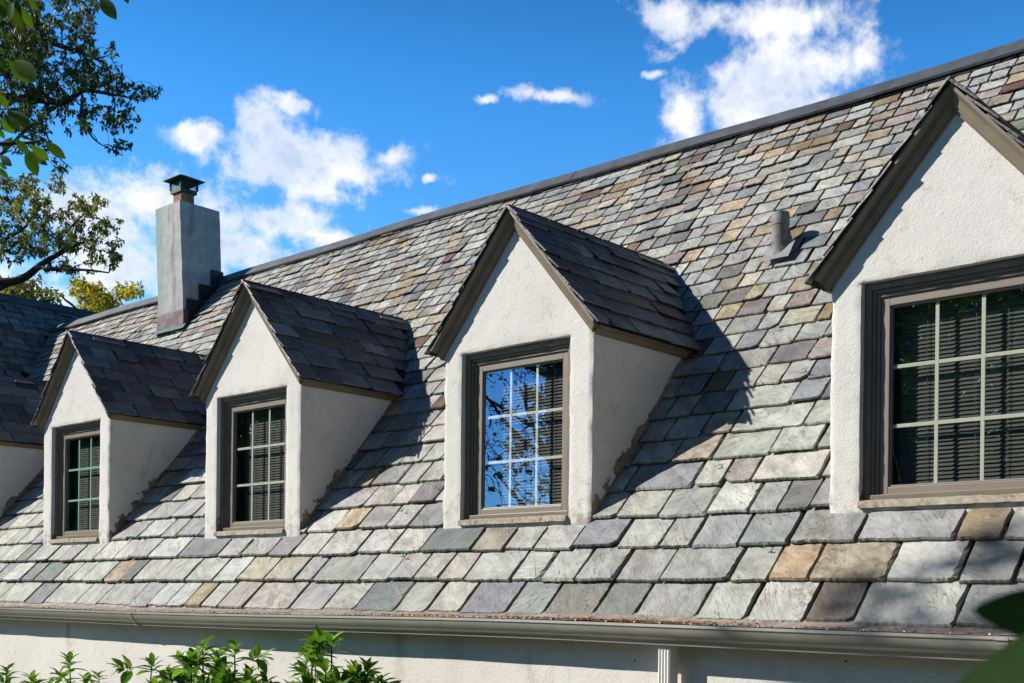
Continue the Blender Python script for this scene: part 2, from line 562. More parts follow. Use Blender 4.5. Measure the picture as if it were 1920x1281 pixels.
_nt.links.new(mixc(_nt, maprange(_nt, _np.outputs[0], 0.35, 0.65), _at.outputs['Color'], (0.02, 0.06, 0.02)), _b.inputs['Base Color'])
M['litter'] = simple('oak_catkin_litter', (0.22, 0.09, 0.035), 0.95, 0.1, var=0.5, scale=30)

# chimney: weathered grey render with green and dark runs
m, nt, b = new_mat('chimney_render', 0.85, 0.2)
pos = N(nt, 'ShaderNodeNewGeometry').outputs['Position']
mp = N(nt, 'ShaderNodeMapping'); mp.inputs['Scale'].default_value = (1.0, 1.0, 0.13)
nt.links.new(pos, mp.inputs[0])
n1 = noisen(nt, mp.outputs[0], 7.5, 6, 0.6, 0.3); n2 = noisen(nt, pos, 7, 7, 0.65); n3 = noisen(nt, mp.outputs[0], 5.0, 5, 0.6)
c = mixc(nt, maprange(nt, n2.outputs[0], 0.3, 0.7), (0.31, 0.31, 0.305), (0.45, 0.44, 0.42))
spx = N(nt, 'ShaderNodeSeparateXYZ'); nt.links.new(pos, spx.inputs[0])
gx = mathn(nt, 'MULTIPLY', maprange(nt, spx.outputs[0], -14.32, -13.98, 1.0, 0.0), maprange(nt, spx.outputs[1], 8.63, 8.70, 1.0, 0.0))
c = mixc(nt, mathn(nt, 'MULTIPLY', gx, maprange(nt, n3.outputs[0], 0.35, 0.6)), c, (0.23, 0.33, 0.28))
c = mixc(nt, mathn(nt, 'MULTIPLY', maprange(nt, n1.outputs[0], 0.53, 0.7), 0.5), c, (0.11, 0.11, 0.12))
nt.links.new(c, b.inputs['Base Color'])
bump(nt, b, noisen(nt, pos, 40, 4, 0.6).outputs[0], 0.5, 0.008)
M['chimney'] = m

# glass: clear pane that mirrors the garden
m, nt, b = new_mat('window_glass')
nt.nodes.remove(b)
gge = N(nt, 'ShaderNodeNewGeometry')
ca_ = mathn(nt, 'ABSOLUTE', vmath(nt, 'DOT_PRODUCT', gge.outputs['Normal'], gge.outputs['Incoming']).outputs['Value'])
fres = mathn(nt, 'ADD', 0.24, mathn(nt, 'MULTIPLY', mathn(nt, 'POWER', mathn(nt, 'SUBTRACT', 1.0, ca_), 5.0), 0.76))
gl = N(nt, 'ShaderNodeBsdfGlossy'); gl.inputs['Roughness'].default_value = 0.0
gpos = N(nt, 'ShaderNodeNewGeometry').outputs['Position']
gb = N(nt, 'ShaderNodeBump'); gb.inputs['Strength'].default_value = 0.03; gb.inputs['Distance'].default_value = 0.01
nt.links.new(noisen(nt, gpos, 5, 2, 0.5).outputs[0], gb.inputs['Height'])
nt.links.new(gb.outputs[0], gl.inputs['Normal'])
gl.inputs['Color'].default_value = (0.36, 0.55, 0.92, 1)
tr = N(nt, 'ShaderNodeBsdfTransparent'); tr.inputs['Color'].default_value = (0.9, 0.92, 0.9, 1)
ms = N(nt, 'ShaderNodeMixShader')
nt.links.new(fres, ms.inputs[0])
nt.links.new(tr.outputs[0], ms.inputs[1]); nt.links.new(gl.outputs[0], ms.inputs[2])
nt.links.new(ms.outputs[0], nt.nodes['Material Output'].inputs[0])
M['glass'] = m

# ------------------------------------------------------------------ ground
g = MB()
g.poly([(-1500, -1500, -ZO), (1500, -1500, -ZO), (1500, 1500, -ZO), (-1500, 1500, -ZO)])
tag(g.build('ground', M['grass'], loc=(0, 0, 0)), kind='structure')

M['bounce_paving'] = simple('warm_bounce_paving', (0.30, 0.26, 0.20), 0.9, 0.2, var=0.2, scale=3, bmp=0.4, bscale=20, dirt=(0.2, 0.18, 0.13), dscale=2)  # unseen pale strip added to bounce warm light onto the wall
g = MB()
g.poly([(-14.7, 1.6, -ZO + .004), (0.4, 1.6, -ZO + .004), (0.4, 4.3, -ZO + .004), (-14.7, 4.3, -ZO + .004)])
tag(g.build('bounce_strip', M['bounce_paving'], loc=(0, 0, 0)), kind='structure')

# ------------------------------------------------------------------ the house
house = empty('house', (-7, 5.63, 0))
house['_org'] = (-7, 5.63, 0)
tag(house, 'long cream stucco house with a steep multicoloured slate roof and a row of gabled dormers', 'house')

PAL = [((.362, .368, .342), 34), ((.325, .333, .315), 22), ((.372, .362, .328), 13), ((.27, .285, .285), 9), ((.215, .228, .245), 8),
       ((.28, .272, .28), 6), ((.315, .297, .28), 4), ((.37, .295, .20), 4.5), ((.20, .18, .188), 2.2), ((.165, .185, .182), 5), ((.30, .27, .215), 5), ((.15, .147, .15), 4.5)]
PAL_UP = PAL + [((.355, .305, .225), 9), ((.335, .305, .255), 11), ((.135, .066, .073), 2.4), ((.28, .245, .23), 8), ((.08, .082, .11), .9), ((.23, .175, .11), 5), ((.31, .275, .27), 6)]
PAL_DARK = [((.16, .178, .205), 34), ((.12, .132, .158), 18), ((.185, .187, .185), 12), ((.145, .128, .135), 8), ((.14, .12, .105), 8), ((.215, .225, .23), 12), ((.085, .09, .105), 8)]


def pick(rng, pal):
    t = rng.random() * sum(w for _, w in pal)
    for c, w in pal:
        t -= w
        if t <= 0: return c
    return pal[-1][0]


def slate(mb, rng, O, ex, ey, en, a, s, w, E, t, colr, amt, rugged=1.0):
    """one riven slate: jagged outline, chipped lower and side edges, laid on the course below"""
    h = E * 1.38
    seg = max(6, int(w / 0.019)); seh = max(5, int(h / 0.032))
    lift = rng.random() ** 4 * 0.016 + rng.uniform(0, 0.003)
    hb = t * 2.15 + lift
    tilt = (t * 1.12 + lift * 0.6) / E
    roll = rng.uniform(-1, 1) * 0.003 / w
    ang = rng.uniform(-1, 1) * 0.010
    db = rng.gauss(0, 0.006) * rugged
    sd = rng.uniform(0, 100)
    chip = rng.random()
    cc = rng.uniform(0.012, 0.05) * (1.6 if rng.random() < .15 else 1) if chip < 0.26 else 0
    cside = 1 if rng.random() < 0.85 else 0
    out, inn = [], []
    big = 2.2 if rng.random() < .22 else 1.0
    ch_b = rng.uniform(0.003, 0.010) * (t / .022) * big; ch_r = rng.uniform(0.003, 0.011) * (t / .022) * (2.4 if rng.random() < .3 else 1); ch_l = rng.uniform(0.002, 0.006)

    def jag(k, amp):
        return (mnoise.noise(Vector((k * 9.0, sd, 0))) * 1.0 + mnoise.noise(Vector((k * 55.0, sd, 5))) * 0.7) * amp

    for i in range(seg + 1):                      # lower edge, left to right
        x = w * i / seg
        y = db + jag(x, 0.0075 * rugged) + rng.uniform(-1, 1) * .0016 * rugged
        if cc:
            xe = (w - x) if cside else x
            if xe < cc: y += (cc - xe) * 0.75
        out.append((x, y)); inn.append((x, y + ch_b * (0.55 + 0.9 * abs(jag(x + 3, 1.0)))))
    for j in range(1, seh + 1):                   # right edge, upward
        y = db + (h - db) * j / seh
        x = w + jag(y + 11, 0.0062 * rugged) + rng.uniform(-1, 1) * .0014 * rugged
        out.append((x, y)); inn.append((x - ch_r * (0.4 + 1.1 * abs(jag(y + 17, 1.0))), y))
    for j in range(seh, 0, -1):                   # left edge, downward
        y = db + (h - db) * j / seh
        x = jag(y + 29, 0.004 * rugged)
        out.append((x, y)); inn.append((x + ch_l * (0.4 + abs(jag(y + 31, 1.0))), y))
    n = len(out)
    inn[0] = (inn[0][0] + ch_l, inn[0][1]); inn[seg] = (inn[seg][0] - ch_r, inn[seg][1])
    ca, sa = math.cos(ang), math.sin(ang)
    th = rng.uniform(0, 6.283) if rng.random() < .25 else rng.uniform(0.4, 1.0)
    cu, su = math.cos(th), math.sin(th)
    ou, ov = rng.uniform(0, 60), rng.uniform(0, 60)
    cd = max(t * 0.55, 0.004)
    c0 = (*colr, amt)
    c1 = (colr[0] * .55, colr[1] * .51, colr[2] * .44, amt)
    c2 = (colr[0] * .16, colr[1] * .145, colr[2] * .12, amt)  # edge rings darker: dirt, and shade of the gaps put into the colour
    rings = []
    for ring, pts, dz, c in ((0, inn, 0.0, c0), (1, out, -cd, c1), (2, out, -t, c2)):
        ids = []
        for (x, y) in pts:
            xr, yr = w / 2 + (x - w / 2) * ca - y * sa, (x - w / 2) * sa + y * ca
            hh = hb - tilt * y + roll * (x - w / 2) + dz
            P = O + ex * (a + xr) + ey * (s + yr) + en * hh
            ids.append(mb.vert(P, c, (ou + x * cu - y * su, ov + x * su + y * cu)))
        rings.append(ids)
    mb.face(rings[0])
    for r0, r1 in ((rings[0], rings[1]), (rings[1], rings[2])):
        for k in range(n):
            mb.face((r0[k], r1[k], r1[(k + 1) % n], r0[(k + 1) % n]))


def slate_field(mb, rng, O, ex, ey, en, L0, L1, S, E_of, W_of, t_of, pal_of, skip, warp=None, clip=None):
    s = 0.0
    k = 0
    while s < S:
        E = E_of(s)
        a = L0 - rng.random() * W_of(s)
        while a < L1:
            w = W_of(s) * math.exp(rng.gauss(0, 0.27))
            a_next = a + w
            for a, w in (clip(a, w, s, E) if clip else [(a, w)]):
                if skip(a + w / 2, s + E * .5, a, a + w, s, E): continue
                O2 = O + en * (warp(a + w / 2, s) if warp else 0.0)
                pal = pal_of(a, s)
                c = pick(rng, pal)
                f = 1 + rng.gauss(0, 0.11)
                c = tuple(max(0.01, x * f + rng.gauss(0, 0.006)) for x in c)
                tan = c[0] > c[2] * 1.35
                amt = rng.uniform(0.5, 1.0) if tan and rng.random() < .7 else (rng.uniform(0.1, 0.5) if rng.random() < 0.22 else 0.0)
                gp = (0.008 + 0.016 * rng.random() ** 2) * (0.45 + E / .3)
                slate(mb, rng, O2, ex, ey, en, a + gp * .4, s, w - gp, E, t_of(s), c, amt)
            a = a_next
        s += E
        k += 1


# ---- dormer footprints on the main roof
DORM = [X0 + SP * i for i in range(5)]
PTOP = 0.075                                     # rake moulding height over the stucco line
SD = (Z2 - Z1) / (W / 2)                         # dormer roof slope
CD = 1 / math.sqrt(1 + SD * SD)
ZAP = Z2 + PTOP / CD                             # apex of the dormer roof plane


def in_dormer(x, y, m=0.0):
    for xl in DORM:
        q = abs(x - (xl + W / 2))
        if q < W / 2 + 0.04 - m and y > YF + m * 1.0:
            if zmain(y) < min(ZAP - SD * q, 9) - m and (q < W / 2 - m or zmain(y) > 1.7):
                return True
    return False


WX, WZ = -18.8, 4.686                            # ridge of the cross wing


def zwing(x): return WZ - SL * abs(x - WX)


rng = random.Random(11)
EXM, EYM, ENM = Vector((1, 0, 0)), Vector((0, 1, SL)) / SQ, Vector((0, -SL, 1)) / SQ
OM = Vector((0, EAVE_Y, zmain(EAVE_Y))) - ENM * 0.045
SMAIN = (YR - EAVE_Y) * SQ


def warp_main(x, s):
    return (0.016 * math.sin(x * 0.55 + 0.6) * (s / SMAIN) + 0.006 * math.sin(x * 1.9 + s * 1.3)
            - 0.010 * math.exp(-((x + 7) / 5) ** 2) * (s / SMAIN) + (0.0035 * min(0, x + 5)) * max(0, 1 - s / .6))


def skip_main(xc, sc, xa, xb, s, E):
    y = EAVE_Y + sc / SQ
    if zmain(y) < zwing(xc) - 0.12: return True
    if s + E * 0.4 > SMAIN - 0.05: return True
    return False


def clip_main(a, w, s, E):
    """slates are cut along the cheeks and valleys of the dormers"""
    y = EAVE_Y + (s + E * .5) / SQ
    segs = [(a, a + w)]
    if y > YF + 0.05:
        z = zmain(y)
        for xl in DORM:
            q = W / 2 if z < Z1 - .02 else (ZAP - z) / SD
            q -= 0.05
            if q <= 0.03: continue
            lo, hi = xl + W / 2 - q, xl + W / 2 + q
            ns = []
            for p0, p1 in segs:
                if p1 <= lo or p0 >= hi: ns.append((p0, p1)); continue
                if p0 < lo: ns.append((p0, lo))
                if p1 > hi: ns.append((hi, p1))
            segs = ns
    return [(p0, p1 - p0) for p0, p1 in segs if p1 - p0 > .055]


mb = MB(); mb.col = True
slate_field(mb, rng, OM, EXM, EYM, ENM, -18.6, 0.6, SMAIN,
            lambda s: 0.287 * math.exp(-s * 0.155), lambda s: max(0.185, 0.345 - 0.048 * s), lambda s: max(0.012, 0.028 - 0.0043 * s),
            lambda a, s: PAL_UP if s > 1.6 else PAL, skip_main, warp_main, clip_main)
main_roof = mb.build('slate_roof', M['slate'], house)

# underlay of the main roof, open where the dormers stand, plus the rear slope
dk = MB()
st = 0.12
nx, ny = int(21.5 / st), int((YR - EAVE_Y - .02) / (st * .6))
for i in range(nx):
    for j in range(ny):
        xa, ya = -21.0 + i * st, EAVE_Y + 0.02 + j * st * .6
        if in_dormer(xa + st / 2, ya + st * .3, 0.07): continue
        dk.poly([Vector((x, y, zmain(y))) - ENM * 0.10 for x, y in ((xa, ya), (xa + st, ya), (xa + st, ya + st * .6), (xa, ya + st * .6))])
dk.poly([(-21, YR, zmain(YR) - .13), (-21, YR + 4, zmain(YR) - .13 - 4 * SL), (0.5, YR + 4, zmain(YR) - .13 - 4 * SL), (0.5, YR, zmain(YR) - .13)])
dk.build('roof_deck', M['deck'], main_roof)

# ridge cap of the main roof
rc = MB()


def ridge_cap(rc, A, B, du, dn, w, n=40, gap=3.05, sagf=None):
    """folded metal over a ridge: A->B, slope direction du (down), normal dn of both sides"""
    A, B = Vector(A), Vector(B)
    L = (B - A).length
    cuts, x = [0.0], gap * .6
    while x < L: cuts.append(x); x += gap
    cuts.append(L)
    d = (B - A).normalized()
    for a, b in zip(cuts, cuts[1:]):
        m_ = max(2, int((b - a) / .4))
        for side in (0, 1):
            pts = []
            lift = 0.004 * (cuts.index(a) % 2)
            for i in range(m_ + 1):
                t = a + (b + 0.0 - a) * i / m_
                p = A + d * t
                sg = sagf(p.x) if sagf else 0
                top = p + Vector((0, 0, 0.03 + lift + sg))
                low = top + du[side] * w
                lip = low - dn[side] * 0.022
                pts.append((top, low, lip))
            for q0, q1 in zip(pts, pts[1:]):
                rc.poly([q0[0], q0[1], q1[1], q1[0]]); rc.poly([q0[1], q0[2], q1[2], q1[1]])
            for q in (pts[0], pts[-1]):
                pass
        # standing lap at the joint
        for side in (0, 1):
            sg = sagf((A + d * b).x) if sagf else 0
            t0 = A + d * (b - 0.012) + Vector((0, 0, 0.036 + sg)); t1 = t0 + d * 0.024
            rc.poly([t0, t0 + du[side] * (w + .002), t1 + du[side] * (w + .002), t1])


ridge_cap(rc, (-18.55, YR, zmain(YR)), (0.6, YR, zmain(YR)),
          (Vector((0, -1, -SL)) / SQ, Vector((0, 1, -SL)) / SQ), (Vector((0, -SL, 1)) / SQ, Vector((0, SL, 1)) / SQ), 0.148,
          sagf=lambda x: warp_main(x, SMAIN))
rc.build('ridge_cap', M['ridge'], main_roof, merge=True)

# ---- cross wing roof
rng = random.Random(23)
mb = MB(); mb.col = True
OW = Vector((WX + 4.0, 5.2, WZ - 4.0 * SL))
EXW, EYW, ENW = Vector((0, 1, 0)), Vector((-1, 0, SL)) / SQ, Vector((SL, 0, 1)) / SQ
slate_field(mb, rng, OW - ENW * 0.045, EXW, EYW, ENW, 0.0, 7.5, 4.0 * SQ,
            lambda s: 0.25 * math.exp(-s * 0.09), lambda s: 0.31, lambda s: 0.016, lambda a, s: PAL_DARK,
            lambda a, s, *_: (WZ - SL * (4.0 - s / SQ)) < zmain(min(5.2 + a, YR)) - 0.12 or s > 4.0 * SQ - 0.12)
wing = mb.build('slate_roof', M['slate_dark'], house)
wing['label'] = 'dark shaded slate roof of the cross wing'
wd = MB()
wd.poly([OW - ENW * 0.05, OW - ENW * 0.05 + Vector((0, 9, 0)), Vector((WX, 14.2, WZ - .06)), Vector((WX, 5.2, WZ - .06))])
wd.poly([(WX - 4, 5.2, WZ - 4 * SL), (WX - 4, 14.2, WZ - 4 * SL), (WX, 14.2, WZ - .06), (WX, 5.2, WZ - .06)])
wd.build('roof_deck', M['deck'], wing)
rc = MB()
ridge_cap(rc, (WX, 5.2, WZ), (WX, 14.0, WZ), (Vector((1, 0, -SL)) / SQ, Vector((-1, 0, -SL)) / SQ),
          (Vector((SL, 0, 1)) / SQ, Vector((-SL, 0, 1)) / SQ), 0.17)
rc.build('ridge_cap', M['ridge'], wing, merge=True)

# ---- walls of the house
wl = MB()
YW = 5.63


def wallfn(p):
    return p + Vector((0, nz(p, 2.0) * 0.006 + nz(p, 9, 4) * 0.0015, 0))


wl.grid((-14.8, YW, -ZO), (0.5, YW, -ZO), (0.5, YW, -0.13), (-14.8, YW, -0.13), 160, 30, wallfn)
wl.poly([(0.5, YW, -ZO), (0.5, 13.2, -ZO), (0.5, 13.2, -.6), (0.5, YR, zmain(YR) - .1), (0.5, YW, -.13)])
wl.poly([(0.5, 13.2, -ZO), (-14.8, 13.2, -ZO), (-14.8, 13.2, -.5), (0.5, 13.2, -.5)])
wl.poly([(-14.8, 5.25, -ZO), (-14.8, YW, -ZO), (-14.8, YW, -.14), (-14.8, 5.25, -.14)])
wl.poly([(-22.8, 5.25, -ZO), (-14.8, 5.25, -ZO), (-14.8, 5.25, -.14), (WX, 5.25, WZ - .1), (-22.8, 5.25, -.14)])
wl.poly([(-22.8, 14, -ZO), (-22.8, 5.25, -ZO), (-22.8, 5.25, -.14), (-22.8, 14, -.14)])
wl.poly([(-14.8, 14, -ZO), (-22.8, 14, -ZO), (-22.8, 14, -.14), (WX, 14, WZ - .1), (-14.8, 14, -.14)])
wall_o = wl.build('wall', M['wall'], house, smooth=40)
# small dark weep holes in the render
for (u, v) in ((1191, 1239), (1586, 1240), (1071, 1174)):
    q = ray(u, v); P = q * (YW / q.y)
    h = MB(); h.tube([P + Vector((0, -.008, 0)), P + Vector((0, .01, 0))], .005, 8)
    h.build('wall_plug', M['flash_dark'], wall_o)

# ---- gutter


def gsag(x): return 0.0052 * min(0.0, x + 4.9) + 0.006 * math.sin(x * 0.9)


GX = [-15.2 + 0.2 * i for i in range(80)]
prof = [(5.427, -0.150), (5.412, -0.152), (5.410, -0.166), (5.418, -0.172), (5.420, -0.186), (5.432, -0.212), (5.452, -0.232), (5.470, -0.242),
        (5.476, -0.252), (5.478, -0.268), (5.598, -0.268), (5.600, -0.15)]
gt = MB()
rings = [[gt.vert((x, y, z + gsag(x))) for y, z in prof] for x in GX]
for r0, r1 in zip(rings, rings[1:]):
    for k in range(len(prof) - 1):
        gt.face((r0[k], r1[k], r1[k + 1], r0[k + 1]))
gutter = gt.build('gutter', M['gutter'], house, smooth=35)
for x in (-9.4, -1.98):                          # lap joints
    gs = MB()
    p2 = [(y - (0.003 if y < 5.55 else 0), z - 0.003 + gsag(x)) for y, z in prof[:10]]
    a = [gs.vert((x, y, z)) for y, z in p2]; b2 = [gs.vert((x + .06, y, z)) for y, z in p2]
    for k in range(9): gs.face((a[k], b2[k], b2[k + 1], a[k + 1]))
    gs.build('gutter_joint', M['gutter'], gutter)
gg = MB()
rr = random.Random(3)
x = -15.2
k = 0
while x < 0.4:                                   # guard strips, each a little out of line
    x1 = min(x + 1.2, 0.5)
    d0, d1 = rr.uniform(-.003, .004), rr.uniform(-.003, .004)
    pts = []
    for t in range(7):
        xx = x + (x1 - x) * t / 6
        dz = d0 + (d1 - d0) * t / 6 + gsag(xx) + rr.uniform(-.001, .001)
        pts.append([gg.vert((xx, y, z + dz)) for y, z in ((5.420, -.1465), (5.45, -.150), (5.5, -.1455), (5.56, -.138), (5.600, -.124), (5.64, -.10))])
    for r0, r1 in zip(pts, pts[1:]):
        for q in range(5): gg.face((r0[q], r1[q], r1[q + 1], r0[q + 1]))
    x = x1 + 0.002
gg.build('gutter_guard', M['guard'], gutter, smooth=30)
sc = MB()
for i in range(70):                              # screws along the lip
    xx = -14 + i * 0.2 + rr.uniform(-.02, .02)
    sc.box((xx, 5.418, -.147 + gsag(xx)), (xx + .008, 5.428, -.139 + gsag(xx)))
sc.build('gutter_screws', M['downspout'], gutter)['kind'] = 'stuff'

# ---- downspout: ribbed box section
ds = MB()
x0, x1, y0, y1 = -3.875, -3.795, 5.505, 5.575
outl = []
for k in range(9):
    outl.append((x0 + (x1 - x0) * k / 8, y0 - (0.006 if k % 2 else 0)))
for k in range(1, 8):
    outl.append((x1 + (0.004 if k % 2 else 0), y0 + (y1 - y0) * k / 7))
outl += [(x0, y1)]
top, bot = [ds.vert((x, y, -.26)) for x, y in outl], [ds.vert((x, y, -ZO + .05)) for x, y in outl]
n = len(outl)
for k in range(n): ds.face((bot[k], bot[(k + 1) % n], top[(k + 1) % n], top[k]))
dso = ds.build('downspout', M['downspout'], house)
st_ = MB(); st_.box((x0 - .012, y0 - .012, -1.0), (x1 + .012, y0 - .004, -.97)); st_.box((x1 + .006, y0 - .004, -1.0), (x1 + .012, YW, -.97)); st_.build('strap', M['downspout'], dso)

# ------------------------------------------------------------------ dormers
OX0, OX1, OZ0, OZ1 = 0.185, 1.197, 0.535, 1.742


def make_dormer(i, xl):
    rng = random.Random(100 + i)
    sd = i * 7.3
    org = Vector((xl, YF, 0))
    zb = Z0 - 0.10

    def fn(p):
        x, y, z = p.x - xl, p.y - YF, p.z
        v = mnoise.noise_vector(Vector((p.x * 3, p.y * 3, p.z * 3))) * 0.004 + mnoise.noise_vector(Vector((p.x * 14, p.y * 14, p.z * 14))) * 0.0012
        q = p + v
        k = 0.010 * (0.75 + 0.8 * nz(p, 12, sd))
        if abs(y) < 1e-4:
            if abs(x) < 1e-4: q += Vector((k, k, 0))
            if abs(x - W) < 1e-4: q += Vector((-k, k, 0))
            if abs(x - OX0) < 1e-4 and OZ0 - .001 < z < OZ1 + .001: q += Vector((-k * .4, k * .5, 0))
            if abs(x - OX1) < 1e-4 and OZ0 - .001 < z < OZ1 + .001: q += Vector((k * .4, k * .5, 0))
            if abs(z - OZ1) < 1e-4 and OX0 - .001 < x < OX1 + .001: q += Vector((0, k * .5, k * .3))
            if abs(x - W) < 0.05 and z < Z0 + 0.06: q += Vector((-.012 * abs(nz(p, 30, sd)), .01 * abs(nz(p, 25, sd)), 0))
        return q

    b = MB()
    zt = lambda x: Z1 + SD * (W / 2 - abs(x - W / 2)) + 0.015

    def P(x, z, y=0.0): return (xl + x, YF + y, z)
    cols = [(0, OX0, 8), (OX0, W / 2, 20), (W / 2, OX1, 20), (OX1, W, 8)]
    nz_ = 48
    for a, c, n_ in (cols[0], cols[3]):
        b.grid(P(a, zb), P(c, zb), P(c, OZ1), P(a, OZ1), n_, nz_, fn)
    for a, c, n_ in cols:
        b.grid(P(a, OZ1), P(c, OZ1), P(c, zt(c)), P(a, zt(a)), n_, 24, fn)
    b.grid(P(OX0, zb), P(OX1, zb), P(OX1, OZ0), P(OX0, OZ0), 40, 5, fn)
    D_ = 0.14
    b.grid(P(OX0, OZ0, 0), P(OX0, OZ0, D_), P(OX0, OZ1, D_), P(OX0, OZ1, 0), 5, nz_, fn)
    b.grid(P(OX1, OZ0, D_), P(OX1, OZ0, 0), P(OX1, OZ1, 0), P(OX1, OZ1, D_), 5, nz_, fn)
    b.grid(P(OX0, OZ1, D_), P(OX1, OZ1, D_), P(OX1, OZ1, 0), P(OX0, OZ1, 0), 40, 5, fn)
    ye = (Z1 - Z0) / SL
    for x, flip in ((W, 0), (0, 1)):
        q = [P(x, zb), P(x, zb + 0.02 + (Z1 - zb) + .0 - .12, ye + .12), P(x, Z1 + .06, ye + .2), P(x, Z1 + .06)]
        b.grid(*([q[0], q[1], q[2], q[3]]), 40, nz_ + 2, fn)
    dormer = b.build('dormer', M['stucco'], house, smooth=42, merge=True)
    # --- rake mouldings on the gable
    pr = [(-.014, -.01), (-.014, .016), (-.004, .021), (.000, .031), (.008, .033), (.012, .040), (.024, .043), (.040, .050), (.051, .064), (.056, .074), (.058, .081), (.0735, .081), (.0735, -.01)]
    for sgn in (1, -1):
        xc = xl + (0 if sgn > 0 else W)
        up = Vector((sgn * 1, 0, SD)).normalized()
        nr = Vector((-sgn * SD, 0, 1)).normalized()
        A = Vector((xc, YF, Z1)) - up * 0.012
        B = Vector((xl + W / 2, YF, Z2))
        t = MB()
        t.sweep(pr, A, B, nr, Vector((0, -1, 0)), None, ((xl + W / 2 - sgn * .0005, 0, 0), (1, 0, 0)))
        t.build('rake_moulding', M['taupe'], dormer, smooth=25, merge=True)
    # --- eave mouldings along the cheeks
    pe = [(.002, 1.745), (.020, 1.745), (.024, 1.752), (.030, 1.756), (.034, 1.772), (.050, 1.785), (.062, 1.790), (.066, 1.798), (.066, 1.82), (-.01, 1.86)]
    pe = [(a, z - 0.022) for a, z in pe]
    for sgn in (1, -1):
        t = MB()
        q = [(a, z) for a, z in pe]
        base = Vector((xl + (W if sgn > 0 else 0), YF - 0.012, 0))
        t.sweep([(a, z) for a, z in q], base, base + Vector((0, ye + .13, 0)), Vector((sgn, 0, 0)), Vector((0, 0, 1)))
        t.build('eave_moulding', M['taupe'], dormer, smooth=25, merge=True)
    # --- slates of the little roof, both slopes
    s = MB(); s.col = True
    half = W / 2 + 0.085
    Ls = half / CD
    for sgn in (1, -1):
        ex = Vector((0, 1, 0)) * 1.0
        eyv = Vector((-sgn * 1, 0, SD)) * CD
        env = Vector((sgn * SD, 0, 1)) * CD
        Oo = Vector((xl + W / 2 + sgn * half, YF - 0.100, ZAP - SD * half))
        # courses run along the depth of the dormer; the first column has a ragged verge

        def skipd(ac, sc_, xa, xb, s0, E):
            z = ZAP - SD * (half - sc_ * CD)
            y = YF - .100 + ac
            return z < zmain(y) - 0.10 or xa < -0.03 or s0 + E * .5 > Ls
        s0 = -0.012
        while s0 < Ls - 0.06:
            E = 0.178 - 0.02 * s0
            a = rng.uniform(-.012, .004)
            first = True
            while a < 2.6:
                w = (0.30 * math.exp(rng.gauss(0, .25))) * (rng.uniform(.55, 1.0) if first else 1)
                first = False
                if not skipd(a + w / 2, s0 + E / 2, a, a + w, s0, E):
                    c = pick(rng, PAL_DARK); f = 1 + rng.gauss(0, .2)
                    c = tuple(x * f for x in c)
                    if sgn > 0:
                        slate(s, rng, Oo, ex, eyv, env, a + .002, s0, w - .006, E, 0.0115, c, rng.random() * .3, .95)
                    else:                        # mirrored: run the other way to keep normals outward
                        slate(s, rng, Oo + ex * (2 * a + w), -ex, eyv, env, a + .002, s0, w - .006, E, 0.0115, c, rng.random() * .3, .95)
                a += w
            s0 += E
    droof = s.build('slate_roof', M['slate_dark'], dormer)
    dk = MB()                                    # boards under those slates
    ye2 = (ZAP - Z0) / SL
    for sgn in (1, -1):
        ze = ZAP - SD * half
        dk.poly([(xl + W / 2, YF - .07, ZAP - .004), (xl + W / 2, YF + ye2 + .1, ZAP - .004),
                 (xl + W / 2 + sgn * half, YF + (ze - Z0) / SL + .1, ze - .004), (xl + W / 2 + sgn * half, YF - .07, ze - .004)])
    # saddle strips of slate over the little ridge
    dk.build('roof_deck', M['deck'], dormer)
    rr = random.Random(200 + i)
    rs = MB(); rs.col = True
    y = YF - 0.103
    while y < YF + ye2 - .02:
        w = rr.uniform(.24, .38)
        y1 = min(y + w, YF + ye2 + .02)
        if y1 - y > .06:
            for sgn in (1, -1):
                c = tuple(v * rr.uniform(.8, 1.2) for v in pick(rr, PAL_DARK))
                eyv = Vector((-sgn, 0, SD)) * CD; env = Vector((sgn * SD, 0, 1)) * CD
                Oo = Vector((xl + W / 2, y, ZAP)) + env * 0.004 - eyv * 0.115
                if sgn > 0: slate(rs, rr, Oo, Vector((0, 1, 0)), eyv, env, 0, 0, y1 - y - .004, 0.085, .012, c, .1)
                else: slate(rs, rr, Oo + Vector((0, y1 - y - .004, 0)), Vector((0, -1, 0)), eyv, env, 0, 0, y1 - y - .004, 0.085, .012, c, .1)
        y = y1
    rs.build('ridge_slates', M['slate_dark'], dormer)
    if i == 0:
        vis = False
    # --- window: outer frame, sash, pane, grille, blind, sill
    f = MB()
    a0, a1, c0, c1 = xl + OX0 + .002, xl + OX1 - .002, OZ0 + .004, OZ1 - .002
    f.ring(a0, a1, c0, c1, .036, YF + .044, YF + .135)
    f.ring(a0 + .036, a1 - .036, c0 + .009, c1 - .036, .018, YF + .060, YF + .133)
    f.ring(a0 + .054, a1 - .054, c0 + .018, c1 - .054, .022, YF + .074, YF + .131)
    wf = f.build('window_frame', M['taupe'], dormer, bevel=.003)
    s0x, s1x, s0z, s1z = a0 + .076, a1 - .076, c0 + .030, c1 - .076
    f = MB()
    f.ring(s0x, s1x, s0z, s1z, .050, YF + .086, YF + .129)
    f.ring(s0x + .050, s1x - .050, s0z + .050, s1z - .050, .010, YF + .096, YF + .127)
    f.build('sash', M['taupe_light'], dormer, bevel=.004)
    g0, g1, h0, h1 = s0x + .058, s1x - .058, s0z + .058, s1z - .058
    p = MB()
    p.poly([(g0, YF + .106, h0), (g1, YF + .106, h0), (g1, YF + .106, h1), (g0, YF + .106, h1)])
    p.build('window_pane', M['glass'], dormer)
    gr = MB()
